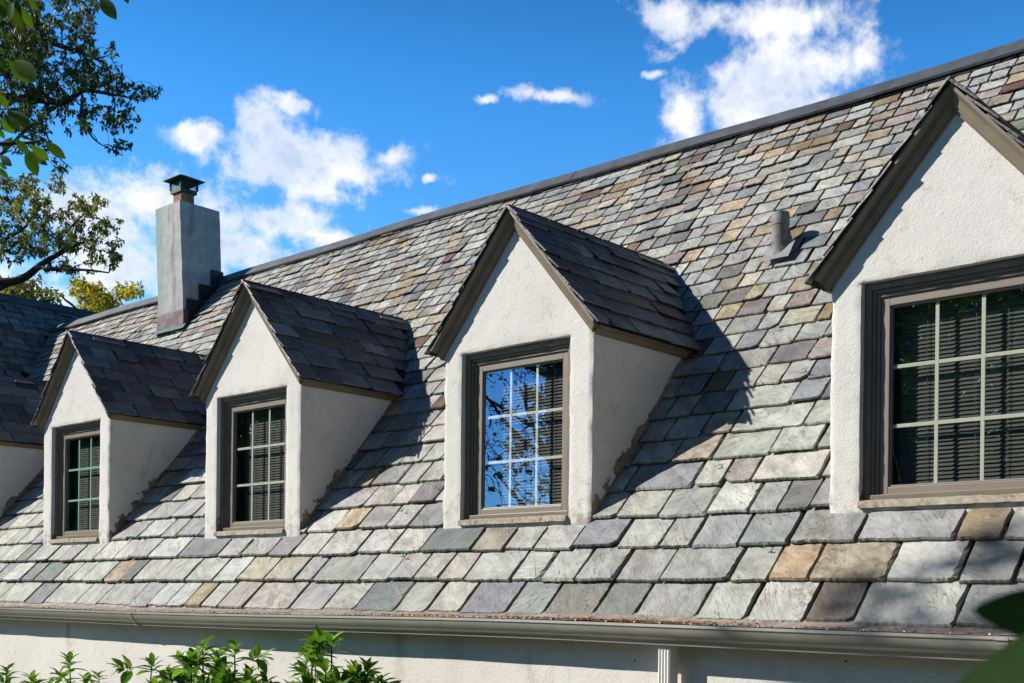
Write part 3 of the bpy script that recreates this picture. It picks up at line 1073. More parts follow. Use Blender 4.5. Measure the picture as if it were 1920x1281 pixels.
    for k in (1, 2):
        xx = g0 + (g1 - g0) * k / 3
        gr.box((xx - .0105, YF + .114, h0), (xx + .0105, YF + .121, h1))
        zz = h0 + (h1 - h0) * k / 3
        xs = [g0] + [g0 + (g1 - g0) * t / 3 for t in (1, 2)] + [g1]
        for t in range(3):
            gr.box((xs[t] + (.0105 if t else 0), YF + .1145, zz - .0105), (xs[t + 1] - (.0105 if t < 2 else 0), YF + .1205, zz + .0105))
    gr.build('window_grille', M['muntin_teal'] if i == 1 else M['muntin'], dormer, bevel=.002)
    bl = MB()
    b0 = g0 + (0.01 if i == 4 else .05); b1 = g1 + .02
    z = h1 + .01
    rb = random.Random(i)
    while z > h0 - .02:
        tl = R(60 + rb.uniform(-4, 4)); hw = .0142
        dy, dz = math.cos(tl) * hw, math.sin(tl) * hw
        yb = YF + .185
        sag = rb.uniform(-.002, .002)
        bl.poly([(b0, yb - dy, z - dz), (b1, yb - dy, z - dz + sag), (b1, yb + dy, z + dz + sag), (b0, yb + dy, z + dz)])
        z -= .0225
    for xx in (b0 + .16, (b0 + b1) / 2 + .05, b1 - .16):
        bl.box((xx - .0015, YF + .170, h0 - .02), (xx + .0015, YF + .172, h1))
    bl.box((b0, YF + .17, h1 + .02), (b1, YF + .20, h1 + .05))
    bl.build('window_blind', M['blind'], dormer)
    sl = MB()
    nseg = 26
    for a in range(nseg):
        xa, xb = xl + OX0 + .004 + (OX1 - OX0 - .008) * a / nseg, xl + OX0 + .004 + (OX1 - OX0 - .008) * (a + 1) / nseg
        for (y0, z0, y1, z1) in ((YF + .02, OZ0 + .010, YF - .022, OZ0 + .000), (YF - .022, OZ0, YF - .026, OZ0 - .034), (YF - .026, OZ0 - .034, YF + .01, OZ0 - .036)):
            def J(x, y, z): return (x, y + (nz((x, y, z), 18, sd) * .005 if y < YF else 0), z + nz((x, y, z), 14, sd) * .005)
            sl.poly([J(xa, y0, z0), J(xa, y1, z1), J(xb, y1, z1), J(xb, y0, z0)])
    sl.poly([(xl + OX0 + .004, YF + .02, OZ0 + .01), (xl + OX0 + .004, YF - .022, OZ0), (xl + OX0 + .004, YF - .026, OZ0 - .034), (xl + OX0 + .004, YF + .02, OZ0 - .036)][::-1])
    sl.poly([(xl + OX1 - .004, YF + .02, OZ0 + .01), (xl + OX1 - .004, YF - .022, OZ0), (xl + OX1 - .004, YF - .026, OZ0 - .034), (xl + OX1 - .004, YF + .02, OZ0 - .036)])
    sl.build('window_sill', M['sill'], dormer, merge=True)
    rm = MB()                                    # the dim room behind
    x0, x1, y0, y1, z0, z1 = xl + .06, xl + W - .06, YF + .14, YF + 1.9, .40, Z1 - .02
    for q in (((x0, y1, z0), (x1, y1, z0), (x1, y1, z1), (x0, y1, z1)), ((x0, y0, z0), (x0, y1, z0), (x0, y1, z1), (x0, y0, z1)),
              ((x1, y0, z0), (x1, y1, z0), (x1, y1, z1), (x1, y0, z1)), ((x0, y0, z0), (x1, y0, z0), (x1, y1, z0), (x0, y1, z0)),
              ((x0, y0, z1), (x1, y0, z1), (x1, y1, z1), (x0, y1, z1)),
              ((x0, y0, z0), (xl + OX0, y0, z0), (xl + OX0, y0, z1), (x0, y0, z1)), ((xl + OX1, y0, z0), (x1, y0, z0), (x1, y0, z1), (xl + OX1, y0, z1))):
        rm.poly(q)
    rm.build('room_interior', M['room'], dormer)
    return dormer, droof


DR = [make_dormer(i, x) for i, x in enumerate(DORM)]


# ---- snow guards: little loops of green wire
def snow_guard(P, en, eup, parent):
    t = MB()
    side = eup.cross(en)
    pts = []
    for k in range(13):
        a = k / 12 * 2 * math.pi * .86 - .9
        pts.append(P + en * (0.020 + 0.016 * math.cos(a)) + side * 0.018 * math.sin(a) + eup * (0.006 * math.cos(2 * a)))
    t.tube(pts, .0028, 5)
    t.tube([P + en * 0.006 + eup * .05, P + en * .008, P + en * .02 - eup * .006], .0024, 5)
    t.build('snow_guard', M['guard_wire'], parent)


def on_dormer(i, u, v):
    """survey point on the right slope of dormer i"""
    xc = DORM[i] + W / 2
    q = ray(u, v)
    k = (ZAP + SD * xc + .03) / (q.z + SD * q.x)
    return q * k


END = Vector((SD, 0, 1)) * CD; EYD = Vector((-1, 0, SD)) * CD
for i, pts in ((3, ((1076, 479), (1147, 507), (1119, 547))), (2, ((580, 629), (597, 617), (655, 646), (570, 653), (645, 671))), (1, ((241, 716), (236, 736)))):
    for (u, v) in pts: snow_guard(on_dormer(i, u, v), END, EYD, DR[i][1])
for (u, v) in ((1353, 880), (1510, 700), (1433, 1029), (757, 1045), (755, 960), (816, 765), (818, 917)):
    q = ray(u, v); k = (Z0 - SL * YF + 0.02) / (q.z - SL * q.y)
    snow_guard(q * k, ENM, EYM, main_roof)

# ---- chimney
cx0, cx1, cy0, cy1, ctop = -14.235, -13.64, 8.60, 9.21, 5.135
lean = -0.112
ch = MB()


def cfn(p):
    p = Vector(p)
    p.x += lean * (p.z - 3.5) / 1.6
    return p + mnoise.noise_vector(p * 3) * .008 + mnoise.noise_vector(p * 12) * .002


zb = 2.9
ch.grid((cx0, cy0, zb), (cx1, cy0, zb), (cx1, cy0, ctop), (cx0, cy0, ctop), 10, 40, cfn)
ch.grid((cx1, cy0, zb), (cx1, cy1, zb), (cx1, cy1, ctop), (cx1, cy0, ctop), 10, 40, cfn)
ch.grid((cx1, cy1, zb), (cx0, cy1, zb), (cx0, cy1, ctop), (cx1, cy1, ctop), 10, 40, cfn)
ch.grid((cx0, cy1, zb), (cx0, cy0, zb), (cx0, cy0, ctop), (cx0, cy1, ctop), 10, 40, cfn)
ch.grid((cx0, cy0, ctop), (cx1, cy0, ctop), (cx1, cy1, ctop), (cx0, cy1, ctop), 10, 10, cfn)
chim = ch.build('chimney', M['chimney'], house, smooth=42, merge=True)
fl = MB()
tx = lean * (ctop - 3.5) / 1.6
fx, fy, fw = (cx0 + cx1) / 2 + tx, (cy0 + cy1) / 2 - .06, .10
fl.box((fx - fw, fy - fw, ctop - .02), (fx + fw, fy + fw, ctop + .25))
fl.build('flue', M['terracotta'], chim, bevel=.012)
cp = MB()
zc = ctop + .25
hw = .125
cp.box((fx - hw, fy - hw, zc - .055), (fx + hw, fy + hw, zc - .005))       # base band
for sx in (-1, 1):
    for sy in (-1, 1):
        cp.box((fx + sx * hw - .012, fy + sy * hw - .012, zc - .005), (fx + sx * hw + .012, fy + sy * hw + .012, zc + .115))
for k in range(1, 6):                                                     # cage wires
    o_ = -hw + 2 * hw * k / 6
    for s_ in (-1, 1):
        cp.box((fx + o_ - .0018, fy + s_ * hw - .0018, zc - .005), (fx + o_ + .0018, fy + s_ * hw + .0018, zc + .115))
        cp.box((fx + s_ * hw - .0018, fy + o_ - .0018, zc - .005), (fx + s_ * hw + .0018, fy + o_ + .0018, zc + .115))
for k in range(1, 5):
    z_ = zc + .115 * k / 5
    for s_ in (-1, 1):
        cp.box((fx - hw + .012, fy + s_ * hw - .0025, z_ - .0018), (fx + hw - .012, fy + s_ * hw + .0025, z_ + .0018))
        cp.box((fx + s_ * hw - .0025, fy - hw + .012, z_ - .0018), (fx + s_ * hw + .0025, fy + hw - .012, z_ + .0018))
hv = .20
zh = zc + .115
e = [(fx - hv, fy - hv, zh), (fx + hv, fy - hv, zh), (fx + hv, fy + hv, zh), (fx - hv, fy + hv, zh)]
e2 = [(a, b_, z_ + .010) for a, b_, z_ in e]
pk = (fx, fy, zh + .10)
for k in range(4):
    cp.poly([e[k], e[(k + 1) % 4], e2[(k + 1) % 4], e2[k]]); cp.poly([e2[k], e2[(k + 1) % 4], pk])
cp.poly(e[::-1])
cp.build('chimney_cap', M['cap'], chim)
ap = MB()                                                                 # copper apron round the foot


def zroof(y): return zmain(y)


dn = -.012
ap.grid((cx0 - .02, cy0 + dn - .004, zroof(cy0) - .1), (cx1 + .02, cy0 + dn - .004, zroof(cy0) - .1), (cx1 + .015, cy0 + dn, zroof(cy0) + .2), (cx0 - .015, cy0 + dn, zroof(cy0) + .2), 8, 5, lambda p: p + mnoise.noise_vector(p * 6) * .006)
ap.poly([(cx0 - .02, cy0 + dn, zroof(cy0) + .2), (cx1 + .02, cy0 + dn, zroof(cy0) + .2), (cx1 + .02, cy0 + .02, zroof(cy0) + .2), (cx0 - .02, cy0 + .02, zroof(cy0) + .2)])
ap.poly([(cx1 + .02, cy0 + dn, zroof(cy0) - .1), (cx1 + .02, cy0 + .06, zroof(cy0) - .1), (cx1 + .015, cy0 + .06, zroof(cy0) + .2), (cx1 + .015, cy0 + dn, zroof(cy0) + .2)])
ap.build('apron_flashing', M['copper'], chim)
va = MB()
p0 = Vector((cx0 - .05, cy0 - .055, zroof(cy0 - .055))) + ENM * .012
va.grid(p0, p0 + Vector((cx1 - cx0 + .14, 0, 0)), p0 + Vector((cx1 - cx0 + .12, .06, .06 * SL)), p0 + Vector((.02, .06, .06 * SL)), 8, 3, lambda p: p + mnoise.noise_vector(p * 8) * .005)
va.build('apron_lip', M['verdigris'], chim)
stf = MB()
for k in range(3):                                                        # stepped flashing up the right side
    ya = cy0 + .05 + k * .19
    lx = cx1 + lean * (zroof(ya) + .1 - 3.5) / 1.6 + .014 + k * .003
    stf.box((lx - .01, ya, zroof(ya) - .12), (lx, ya + .19, zroof(ya + .19) + .07))
stf.build('step_flashing', M['flash_dark'], chim)

# ---- plumbing vent
vp = MB()
vb = Vector((-4.485, 7.87, zmain(7.87)))
vr = .064
prof_v = [(-.15, vr * 1.16), (-.05, vr * 1.12), (.05, vr * 1.02), (.20, vr * 1.0), (.202, vr * 1.05), (.275, vr * 1.05), (.295, vr * 1.02)]
nseg = 24
rings = []
for (z_, r_) in prof_v:
    rings.append([vp.vert((vb.x + r_ * math.cos(2 * math.pi * k / nseg) * (1 + .02 * nz((k, z_ * 9, 0), .7)), vb.y + r_ * math.sin(2 * math.pi * k / nseg), vb.z + z_ - .03)) for k in range(nseg)])
inner = [vp.vert((vb.x + vr * .9 * math.cos(2 * math.pi * k / nseg), vb.y + vr * .9 * math.sin(2 * math.pi * k / nseg), vb.z + .265)) for k in range(nseg)]
low = [vp.vert((vb.x + vr * .85 * math.cos(2 * math.pi * k / nseg), vb.y + vr * .85 * math.sin(2 * math.pi * k / nseg), vb.z + .05)) for k in range(nseg)]
rings += [inner, low]
for r0, r1 in zip(rings, rings[1:]):
    for k in range(nseg): vp.face((r0[k], r0[(k + 1) % nseg], r1[(k + 1) % nseg], r1[k]))
vent = vp.build('vent_pipe', M['lead'], house, smooth=40)
vf = MB()
p0 = vb - EYM * .15 + ENM * .022
vf.grid(p0 + EXM * -.10, p0 + EXM * .13, p0 + EXM * .12 + EYM * .2, p0 + EXM * -.09 + EYM * .2, 6, 4, lambda p: p + mnoise.noise_vector(p * 9) * .004)
vf.build('flashing', M['flash_light'], vent)
vk = MB()
kp = vb - EYM * .02 + ENM * .02
rings = []
for (h_, r_) in ((.0, .088), (.02, .08), (.06, .072)):
    rings.append([vk.vert(Vector((vb.x, vb.y, 0)) + Vector((r_ * math.cos(2 * math.pi * k / 20), r_ * math.sin(2 * math.pi * k / 20), zmain(vb.y + r_ * math.sin(2 * math.pi * k / 20)) + h_ + .02))) for k in range(20)])
for r0, r1 in zip(rings, rings[1:]):
    for k in range(20): vk.face((r0[k], r0[(k + 1) % 20], r1[(k + 1) % 20], r1[k]))
vk.build('boot', M['lead'], vent, smooth=40)

# ---- rusty oak litter lying in the gutter guard
lt = MB()
rr = random.Random(8)
for (x0, x1, n_) in ((-5.0, -3.2, 620), (-6.6, -5.0, 160), (-9.5, -6.6, 120), (-3.2, -1.7, 60), (-13, -9.5, 80)):
    for k in range(n_):
        x = rr.uniform(x0, x1) if rr.random() < .4 else rr.gauss((x0 + x1) / 2, (x1 - x0) / 5)
        y = min(5.58, max(5.425, rr.gauss(5.47, .035)))
        z = -.146 + gsag(x) + rr.random() * .010 + max(0, y - 5.5) * .2
        a = rr.uniform(0, 3.14); L = rr.uniform(.008, .028)
        d_ = Vector((math.cos(a), math.sin(a) * .5, rr.uniform(-.1, .25))) * L
        lt.tube([(x, y, z), Vector((x, y, z)) + d_ * .5 + Vector((0, 0, .003)), Vector((x, y, z)) + d_], [.0022, .003, .0012], 3, cap=False)
tag(lt.build('leaf_litter', M['litter'], loc=(-5, 5.47, ZO - .15)), 'rusty brown oak litter lying along the gutter guard', 'leaf litter', kind='stuff')

# ------------------------------------------------------------------ foliage


def leaf(mb, P, d, side, L, Wd, c, fold=0.25, bend=0.15, lobes=None, rib=None):
    """one leaf: a folded blade from P along d"""
    d, side = d.normalized(), side
    side = (side - d * side.dot(d)).normalized()
    up = side.cross(d)
    prof = lobes or ((0.0, 0.02), (0.3, 0.42), (0.6, 0.46), (0.85, 0.24), (1.0, 0.0))
    prev = None
    for (t, hw) in prof:
        m_ = P + d * (L * t) - up * (bend * L * t * t)
        l_ = m_ - side * (Wd * hw) + up * (fold * Wd * hw)
        r_ = m_ + side * (Wd * hw) + up * (fold * Wd * hw)
        cur = (mb.vert(m_, rib or c), mb.vert(l_, c), mb.vert(r_, c))
        if prev:
            mb.face((prev[0], cur[0], cur[1], prev[1])); mb.face((prev[0], prev[2], cur[2], cur[0]))
        prev = cur


LEAF3 = ((0.0, 0.04), (0.45, 0.5), (1.0, 0.0))


def rdir(rng):
    while True:
        v = Vector((rng.uniform(-1, 1), rng.uniform(-1, 1), rng.uniform(-1, 1)))
        if .01 < v.length < 1: return v.normalized()


def grow(rng, limbs, clusters, trunk, twigs, r0=.012, droop=.12, rmin=.0035):
    """connect leaf clusters to the nearest wood, branch by branch"""
    nodes = []
    for pts, ra, rb in limbs:
        n = len(pts)
        sm = []
        for i in range(n - 1):
            p0, p1, p2, p3 = pts[max(i - 1, 0)], pts[i], pts[i + 1], pts[min(i + 2, n - 1)]
            for k in range(8):
                t = k / 8
                sm.append(.5 * ((2 * p1) + (-p0 + p2) * t + (2 * p0 - 5 * p1 + 4 * p2 - p3) * t * t + (-p0 + 3 * p1 - 3 * p2 + p3) * t ** 3))
        sm.append(pts[-1])
        sm = [p + mnoise.noise_vector(p * 1.5) * .05 for p in sm]
        rad = [ra + (rb - ra) * i / (len(sm) - 1) for i in range(len(sm))]
        trunk.tube(sm, rad, 8)
        nodes += [(p, r) for p, r in zip(sm, rad)]
    todo = sorted(clusters, key=lambda c: min((c - p).length_squared for p, _ in nodes))
    for c in todo:
        p, r = min(nodes, key=lambda q: (q[0] - c).length_squared)
        L = (c - p).length
        if L < .02: continue
        n = max(3, int(L / .12))
        r1 = min(r * .8, r0 + .014 * L)
        pts = [p]
        bow = rdir(rng) * L * .13
        for k in range(1, n + 1):
            t = k / n
            pts.append(p.lerp(c, t) + bow * math.sin(t * math.pi) + Vector((0, 0, droop * L * math.sin(t * math.pi))))
        rad = [r1 + (rmin - r1) * k / n for k in range(n + 1)]
        (twigs if L < 1.4 else trunk).tube(pts, rad, 5, cap=False)
        for k in range(1, n + 1):
            nodes.append((pts[k], rad[k]))


def in_blobs(rng, blobs, depth, dj, n):
    """points scattered through the crown's lobes"""
    tot = sum(b[2] * b[3] for b in blobs)
    res = []
    for (u, v, ru, rv) in blobs:
        for k in range(max(1, int(n * ru * rv / tot))):
            q = rdir(rng) * rng.random() ** .4
            P = at(u + q.x * ru, v + q.z * rv, depth + q.y * dj)
            res.append(P - Vector((0, 0, ZO)))
    return res


def oak(name, label, seed, depth, dj, limbs_px, blobs, n, cols, leafL=(.09, .15), per=(8, 13), hang=.75, trunk_px=None, mat='oak_leaf'):
    rng = random.Random(seed)
    base = None
    limbs = []
    for (pts, ra, rb) in limbs_px:
        limbs.append(([at(u, v, depth + dd) - Vector((0, 0, ZO)) for (u, v, dd) in pts], ra, rb))
    root = limbs[0][0][0]
    if trunk_px: base = trunk_px
    else: base = Vector((root.x - 1.0, root.y + 0.5, -ZO))
    t = empty(name, (base.x, base.y, 0))
    t['_org'] = (base.x, base.y, 0)
    tag(t, label, 'tree')
    tr, fo = MB(), MB()
    tw = tr
    fo.col = True
    trunk_pts = [Vector((base.x, base.y, -ZO)), Vector((base.x + .1, base.y, -ZO * .2)), Vector((base.x * .6 + root.x * .4, base.y * .6 + root.y * .4, root.z * .55)), root]
    limbs = [(trunk_pts, max(.18, limbs[0][1] * 2.2), limbs[0][1])] + limbs
    for ex_ in limbs[2:]:
        ex_[0].insert(0, limbs[1][0][0].lerp(trunk_pts[2], .4)) if (ex_[0][0] - limbs[1][0][0]).length > 1.0 else None
    cl = in_blobs(rng, blobs, depth, dj, n)
    grow(rng, limbs, cl, tr, tw)
    for c in cl:
        k0 = rng.randint(*per)
        cc = pick(rng, cols)
        for k in range(k0):
            d_ = (rdir(rng) + Vector((0, 0, -hang * rng.uniform(.4, 1.8)))).normalized()
            f = rng.uniform(.7, 1.35)
            col = (cc[0] * f, cc[1] * f, cc[2] * f, 1)
            L = rng.uniform(*leafL)
            leaf(fo, c + rdir(rng) * L * .55, d_, rdir(rng), L, L * rng.uniform(.34, .5), col, .3, .2, LEAF3)
        for k in range(2):                      # brownish catkins hanging under the shoot
            L = rng.uniform(.07, .14)
            leaf(fo, c + rdir(rng) * .05, Vector((rng.uniform(-.15, .15), rng.uniform(-.15, .15), -1)), rdir(rng), L, L * .2, (.10, .065, .03, 1), .3, .1, LEAF3)
    tr.build('trunk', M['bark'], t, smooth=60)
    fo.build('crown', M[mat], t)
    return t


OAKC = [((.035, .06, .014), 10), ((.05, .075, .015), 8), ((.085, .10, .018), 5), ((.13, .125, .02), 3), ((.055, .04, .018), 3)]
OAKY = [((.14, .16, .025), 8), ((.20, .195, .03), 6), ((.08, .105, .02), 5), ((.26, .23, .04), 3), ((.10, .075, .025), 2)]
YEL = [((.36, .29, .035), 8), ((.26, .23, .03), 6), ((.45, .35, .05), 4)]

oak('oak_tree', 'tall dark oak whose drooping boughs fill the top left corner of the sky', 1, 19, 1.7,
    [([(-220, 330, 0), (-60, 200, .2), (60, 185, .3), (118, 192, .2), (160, 172, -.2), (215, 178, -.3), (270, 190, -.4)], .10, .006),
     ([(-220, 300, 0), (-40, 120, .5), (60, 80, .6), (140, 95, .2), (200, 120, 0)], .09, .015),
     ([(-200, 280, 0), (-30, 30, .3), (60, -30, 0), (150, -20, -.4), (190, 20, -.6)], .08, .015),
     ([(118, 192, .2), (150, 225, .1), (185, 265, -.1), (228, 292, -.2)], .03, .006),
     ([(60, 185, .3), (80, 240, .6), (105, 290, .6), (135, 318, .5)], .025, .006)],
    [(60, 30, 95, 60), (150, 25, 45, 50), (90, 110, 105, 55), (170, 110, 42, 50), (120, 160, 70, 40), (245, 170, 55, 26), (215, 88, 14, 18), (190, 150, 50, 30),
     (60, 210, 75, 45), (150, 215, 70, 32), (235, 220, 46, 26), (220, 262, 28, 18), (218, 125, 9, 8), (20, 130, 70, 100), (40, 60, 70, 80), (110, 315, 18, 22), (60, 270, 35, 20), (-80, 60, 120, 120), (-90, 220, 90, 90)],
    900, OAKC, leafL=(.065, .115), per=(11, 17))
oak('oak_tree', 'sunlit olive green oak reaching in from the left below the darker oak', 2, 22, 1.5,
    [([(-260, 640, 0), (-80, 545, 0), (30, 524, 0), (80, 495, 0), (135, 462, .1), (175, 448, 0)], .12, .012),
     ([(30, 524, 0), (90, 505, -.3), (150, 505, -.5), (205, 512, -.5)], .06, .012),
     ([(-80, 545, 0), (-20, 470, .4), (40, 430, .4), (70, 395, .4)], .07, .012),
     ([(80, 495, 0), (110, 450, .3), (150, 410, .2), (180, 380, 0)], .04, .01)],
    [(40, 375, 55, 40), (25, 420, 65, 40), (85, 400, 30, 32), (140, 395, 42, 35), (180, 385, 24, 24), (200, 425, 28, 26), (150, 445, 60, 30), (90, 450, 60, 30), (40, 470, 55, 25), (215, 470, 20, 26),
     (190, 490, 40, 20), (120, 500, 40, 18), (105, 345, 22, 22), (60, 340, 25, 16), (-60, 420, 80, 90), (10, 335, 30, 20)],
    480, OAKY, leafL=(.07, .12), per=(11, 17), trunk_px=Vector((-26.5, 6.5, -ZO)))
oak('maple_tree', 'small yellow leaved tree showing above the ridge beside the chimney', 3, 30, 1.0,
    [([(150, 700, 0), (155, 600, 0), (165, 560, 0), (172, 535, 0)], .10, .02), ([(165, 600, 0), (215, 565, 0), (250, 545, 0)], .05, .012), ([(155, 600, 0), (120, 560, 0), (105, 550, 0)], .05, .012)],
    [(165, 548, 34, 20), (190, 560, 26, 14), (148, 535, 16, 12), (235, 548, 28, 12), (258, 540, 10, 8), (205, 568, 20, 10), (172, 575, 40, 12)],
    130, YEL, leafL=(.12, .2), per=(8, 12), hang=.3, trunk_px=Vector((-25.5, 17.5, -ZO)), mat='bright_leaf')
oak('hedge_maple', 'low green tree rising just behind the dark wing roof', 4, 27, 1.2,
    [([(-40, 640, 0), (0, 590, 0), (30, 560, 0), (60, 545, 0)], .10, .02), ([(0, 590, 0), (60, 575, 0), (100, 560, 0)], .05, .012)],
    [(30, 540, 46, 22), (0, 550, 40, 30), (62, 555, 24, 16), (95, 550, 22, 12), (70, 530, 14, 10), (105, 572, 14, 10)],
    120, OAKY, leafL=(.1, .17), per=(8, 12), hang=.3, trunk_px=Vector((-29, 11.5, -ZO)))

# ---- the near tree whose toothed leaves hang in at the top left
rng = random.Random(5)
SERR = [(0, .03)]
for k in range(1, 13):
    t = k / 13
    hw = .5 * math.sin(math.pi * t ** 1.25) ** .8
    SERR += [(t - .018, hw), (t, hw - .035)]
SERR.append((1, 0))
HANG = [(26, -6, 14, 38), (30, -4, 40, 58), (40, 13, 62, 56), (8, -8, -4, 40), (52, -12, 70, 22), (186, -8, 216, 33), (150, -20, 172, 4), (232, -10, 240, 5), (14, 110, 54, 157), (27, 112, 64, 145), (-3, 98, 6, 139), (-6, 96, 13, 93),
        (-3, 174, 16, 206), (13, 208, 52, 233), (7, 214, 36, 244), (0, 221, 27, 252), (-6, 235, 8, 262), (24, 257, 3, 283), (28, 259, 54, 290), (47, 283, 70, 327), (56, 271, 92, 301), (82, 262, 122, 298), (54, 283, 88, 310),
        (0, 291, 20, 310), (-4, 303, 12, 317), (-4, 313, 16, 335), (34, 254, 56, 260), (-10, 20, -30, 60), (-30, 100, -50, 140), (-40, 250, -70, 290), (-20, 200, -50, 240)]
nd = 4.0
root = at(-330, 700, nd + .3) - Vector((0, 0, ZO))
near = empty('chestnut_tree', (root.x - .3, root.y, 0)); near['_org'] = (root.x - .3, root.y, 0)
tag(near, 'near tree hanging large toothed green leaves into the top left corner', 'tree')
tr = MB()
br = tr
B = lambda u, v, d=0: at(u, v, nd + d) - Vector((0, 0, ZO))
tr.tube([(root.x - .3, root.y, -ZO), (root.x - .25, root.y, -1), (root.x - .1, root.y, .5), root, B(-420, 300, .4), B(-380, -100, .5), B(-330, -400, .8)], [.14, .12, .1, .09, .075, .06, .04], 9)
for pts, ra in (([B(-420, 300, .4), B(-200, 270, .2), B(-60, 272, 0), B(0, 270, 0), B(55, 268, 0), B(85, 262, 0)], .016),
                ([B(-400, 100, .4), B(-200, 80, .2), B(-50, 85, 0), B(15, 108, 0)], .014),
                ([B(-380, -100, .5), B(-200, -120, .2), B(-20, -60, 0), B(40, -20, 0), B(120, -30, 0), B(200, -18, 0), B(235, -12, 0)], .016),
                ([B(-200, 270, .2), B(-60, 200, .05), B(10, 205, 0)], .008), ([B(-60, 272, 0), B(-30, 300, 0), B(0, 292, 0)], .006)):
    br.tube(pts, [ra + (.0025 - ra) * k / (len(pts) - 1) for k in range(len(pts))], 6)
for (u0, v0, u1, v1) in HANG:
    fo = MB(); fo.col = True
    dj = rng.uniform(-.25, .25)
    a, b_ = B(u0, v0, dj), B(u1, v1, dj + rng.uniform(-.05, .05))
    f = rng.uniform(.75, 1.25)
    side = (RV * rng.uniform(.5, 1) + Vector((0, 0, rng.uniform(-.6, .6))) + DV * rng.uniform(-.7, .7))
    dd = b_ - a
    side = dd.cross(-DV + RV * rng.uniform(-.5, .5) + Vector((0, 0, rng.uniform(-.4, .4))))
    leaf(fo, a, dd, side, dd.length, dd.length * rng.uniform(.38, .5), (.045 * f, .09 * f, .011, 1), .22, .12, SERR)
    fo.build('leaf', M['bright_leaf'], near, smooth=30)
tr.build('trunk', M['bark'], near, smooth=60)

# ---- shrubs against the wall
SHC = [((.09, .20, .025), 8), ((.125, .25, .03), 8), ((.18, .31, .045), 4), ((.055, .13, .018), 4)]


def shrub(label, tips, seed, Yd):
    rng = random.Random(seed)
    P = []
    for (u, v, n_) in tips:
        q = ray(u, v)
        P.append((q * ((Yd + rng.uniform(-.2, .2)) / q.y), n_))
    bx = sum(p.x for p, _ in P) / len(P)
    t = empty('shrub', (bx, Yd, 0)); t['_org'] = (bx, Yd, 0)
    tag(t, label, 'shrub')
    stem, fo = MB(), MB(); fo.col = True
    for p, n_ in P:
        base = Vector((bx + (p.x - bx) * .35, Yd + rng.uniform(-.1, .1), -ZO))
        mid = base.lerp(p, .6) + Vector((rng.uniform(-.06, .06), 0, 0))
        pts = [base, mid, p - Vector((rng.uniform(-.03, .03), 0, .18)), p]
        stem.tube(pts, [.014, .009, .006, .003], 6)
        shoots = [(p, (p - mid).normalized())]
        for k in range(n_):
            s_ = pts[1].lerp(p, rng.uniform(.35, .95))
            d_ = (rdir(rng) + Vector((0, -.2, .7))).normalized()
            L = rng.uniform(.1, .26)
            e_ = s_ + d_ * L
            if e_.z > p.z - .02: e_.z = p.z - rng.uniform(.03, .12)
            stem.tube([s_, s_.lerp(e_, .5) + Vector((0, 0, .015)), e_], [.005, .0035, .002], 5, cap=False)
            shoots.append((e_, d_))
        for e_, d_ in shoots:
            for k in range(rng.randint(9, 13)):
                a = k * 2.4 + rng.uniform(-.3, .3)
                h = k / 11
                o1 = d_.orthogonal().normalized(); o2 = d_.cross(o1)
                ld = (d_ * (.1 + .9 * h) + (o1 * math.cos(a) + o2 * math.sin(a)) * (1.05 - .6 * h) + Vector((0, 0, .12))).normalized()
                L = rng.uniform(.09, .16) * (1.1 - .4 * h)
                cc = pick(rng, SHC); f = rng.uniform(.85, 1.2)
                leaf(fo, e_ - d_ * (.09 * (1 - h)), ld, ld.cross(Vector((0, 0, 1))) + rdir(rng) * .3, L, L * .5, (cc[0] * f, cc[1] * f, cc[2] * f, 1), .3, .3)
    stem.build('stem', M['bark'], t)
    fo.build('foliage', M['shrub_leaf'], t, smooth=40)


shrub('low leafy shrub below the leftmost dormers with few thin shoots', [(12, 1255, 3), (60, 1272, 2), (130, 1236, 3), (185, 1262, 2), (160, 1275, 2), (95, 1290, 3), (30, 1290, 2)], 31, 4.9)
shrub('dense bright green shrub against the wall, the widest of the three', [(285, 1240, 4), (320, 1262, 3), (380, 1206, 5), (405, 1222, 4), (440, 1212, 4), (350, 1250, 4), (420, 1255, 5), (470, 1258, 4), (500, 1275, 3), (380, 1280, 5), (450, 1285, 4), (300, 1290, 4), (340, 1275, 5), (410, 1275, 5), (480, 1290, 4), (260, 1290, 3), (360, 1225, 4)], 32, 4.85)
shrub('tall thin shrub with shoots reaching up beside the widest shrub', [(590, 1206, 4), (622, 1196, 4), (575, 1225, 3), (610, 1250, 3), (665, 1255, 3), (690, 1250, 4), (715, 1268, 3), (640, 1285, 3), (580, 1285, 3), (610, 1275, 5), (660, 1285, 4), (550, 1290, 3)], 33, 4.85)

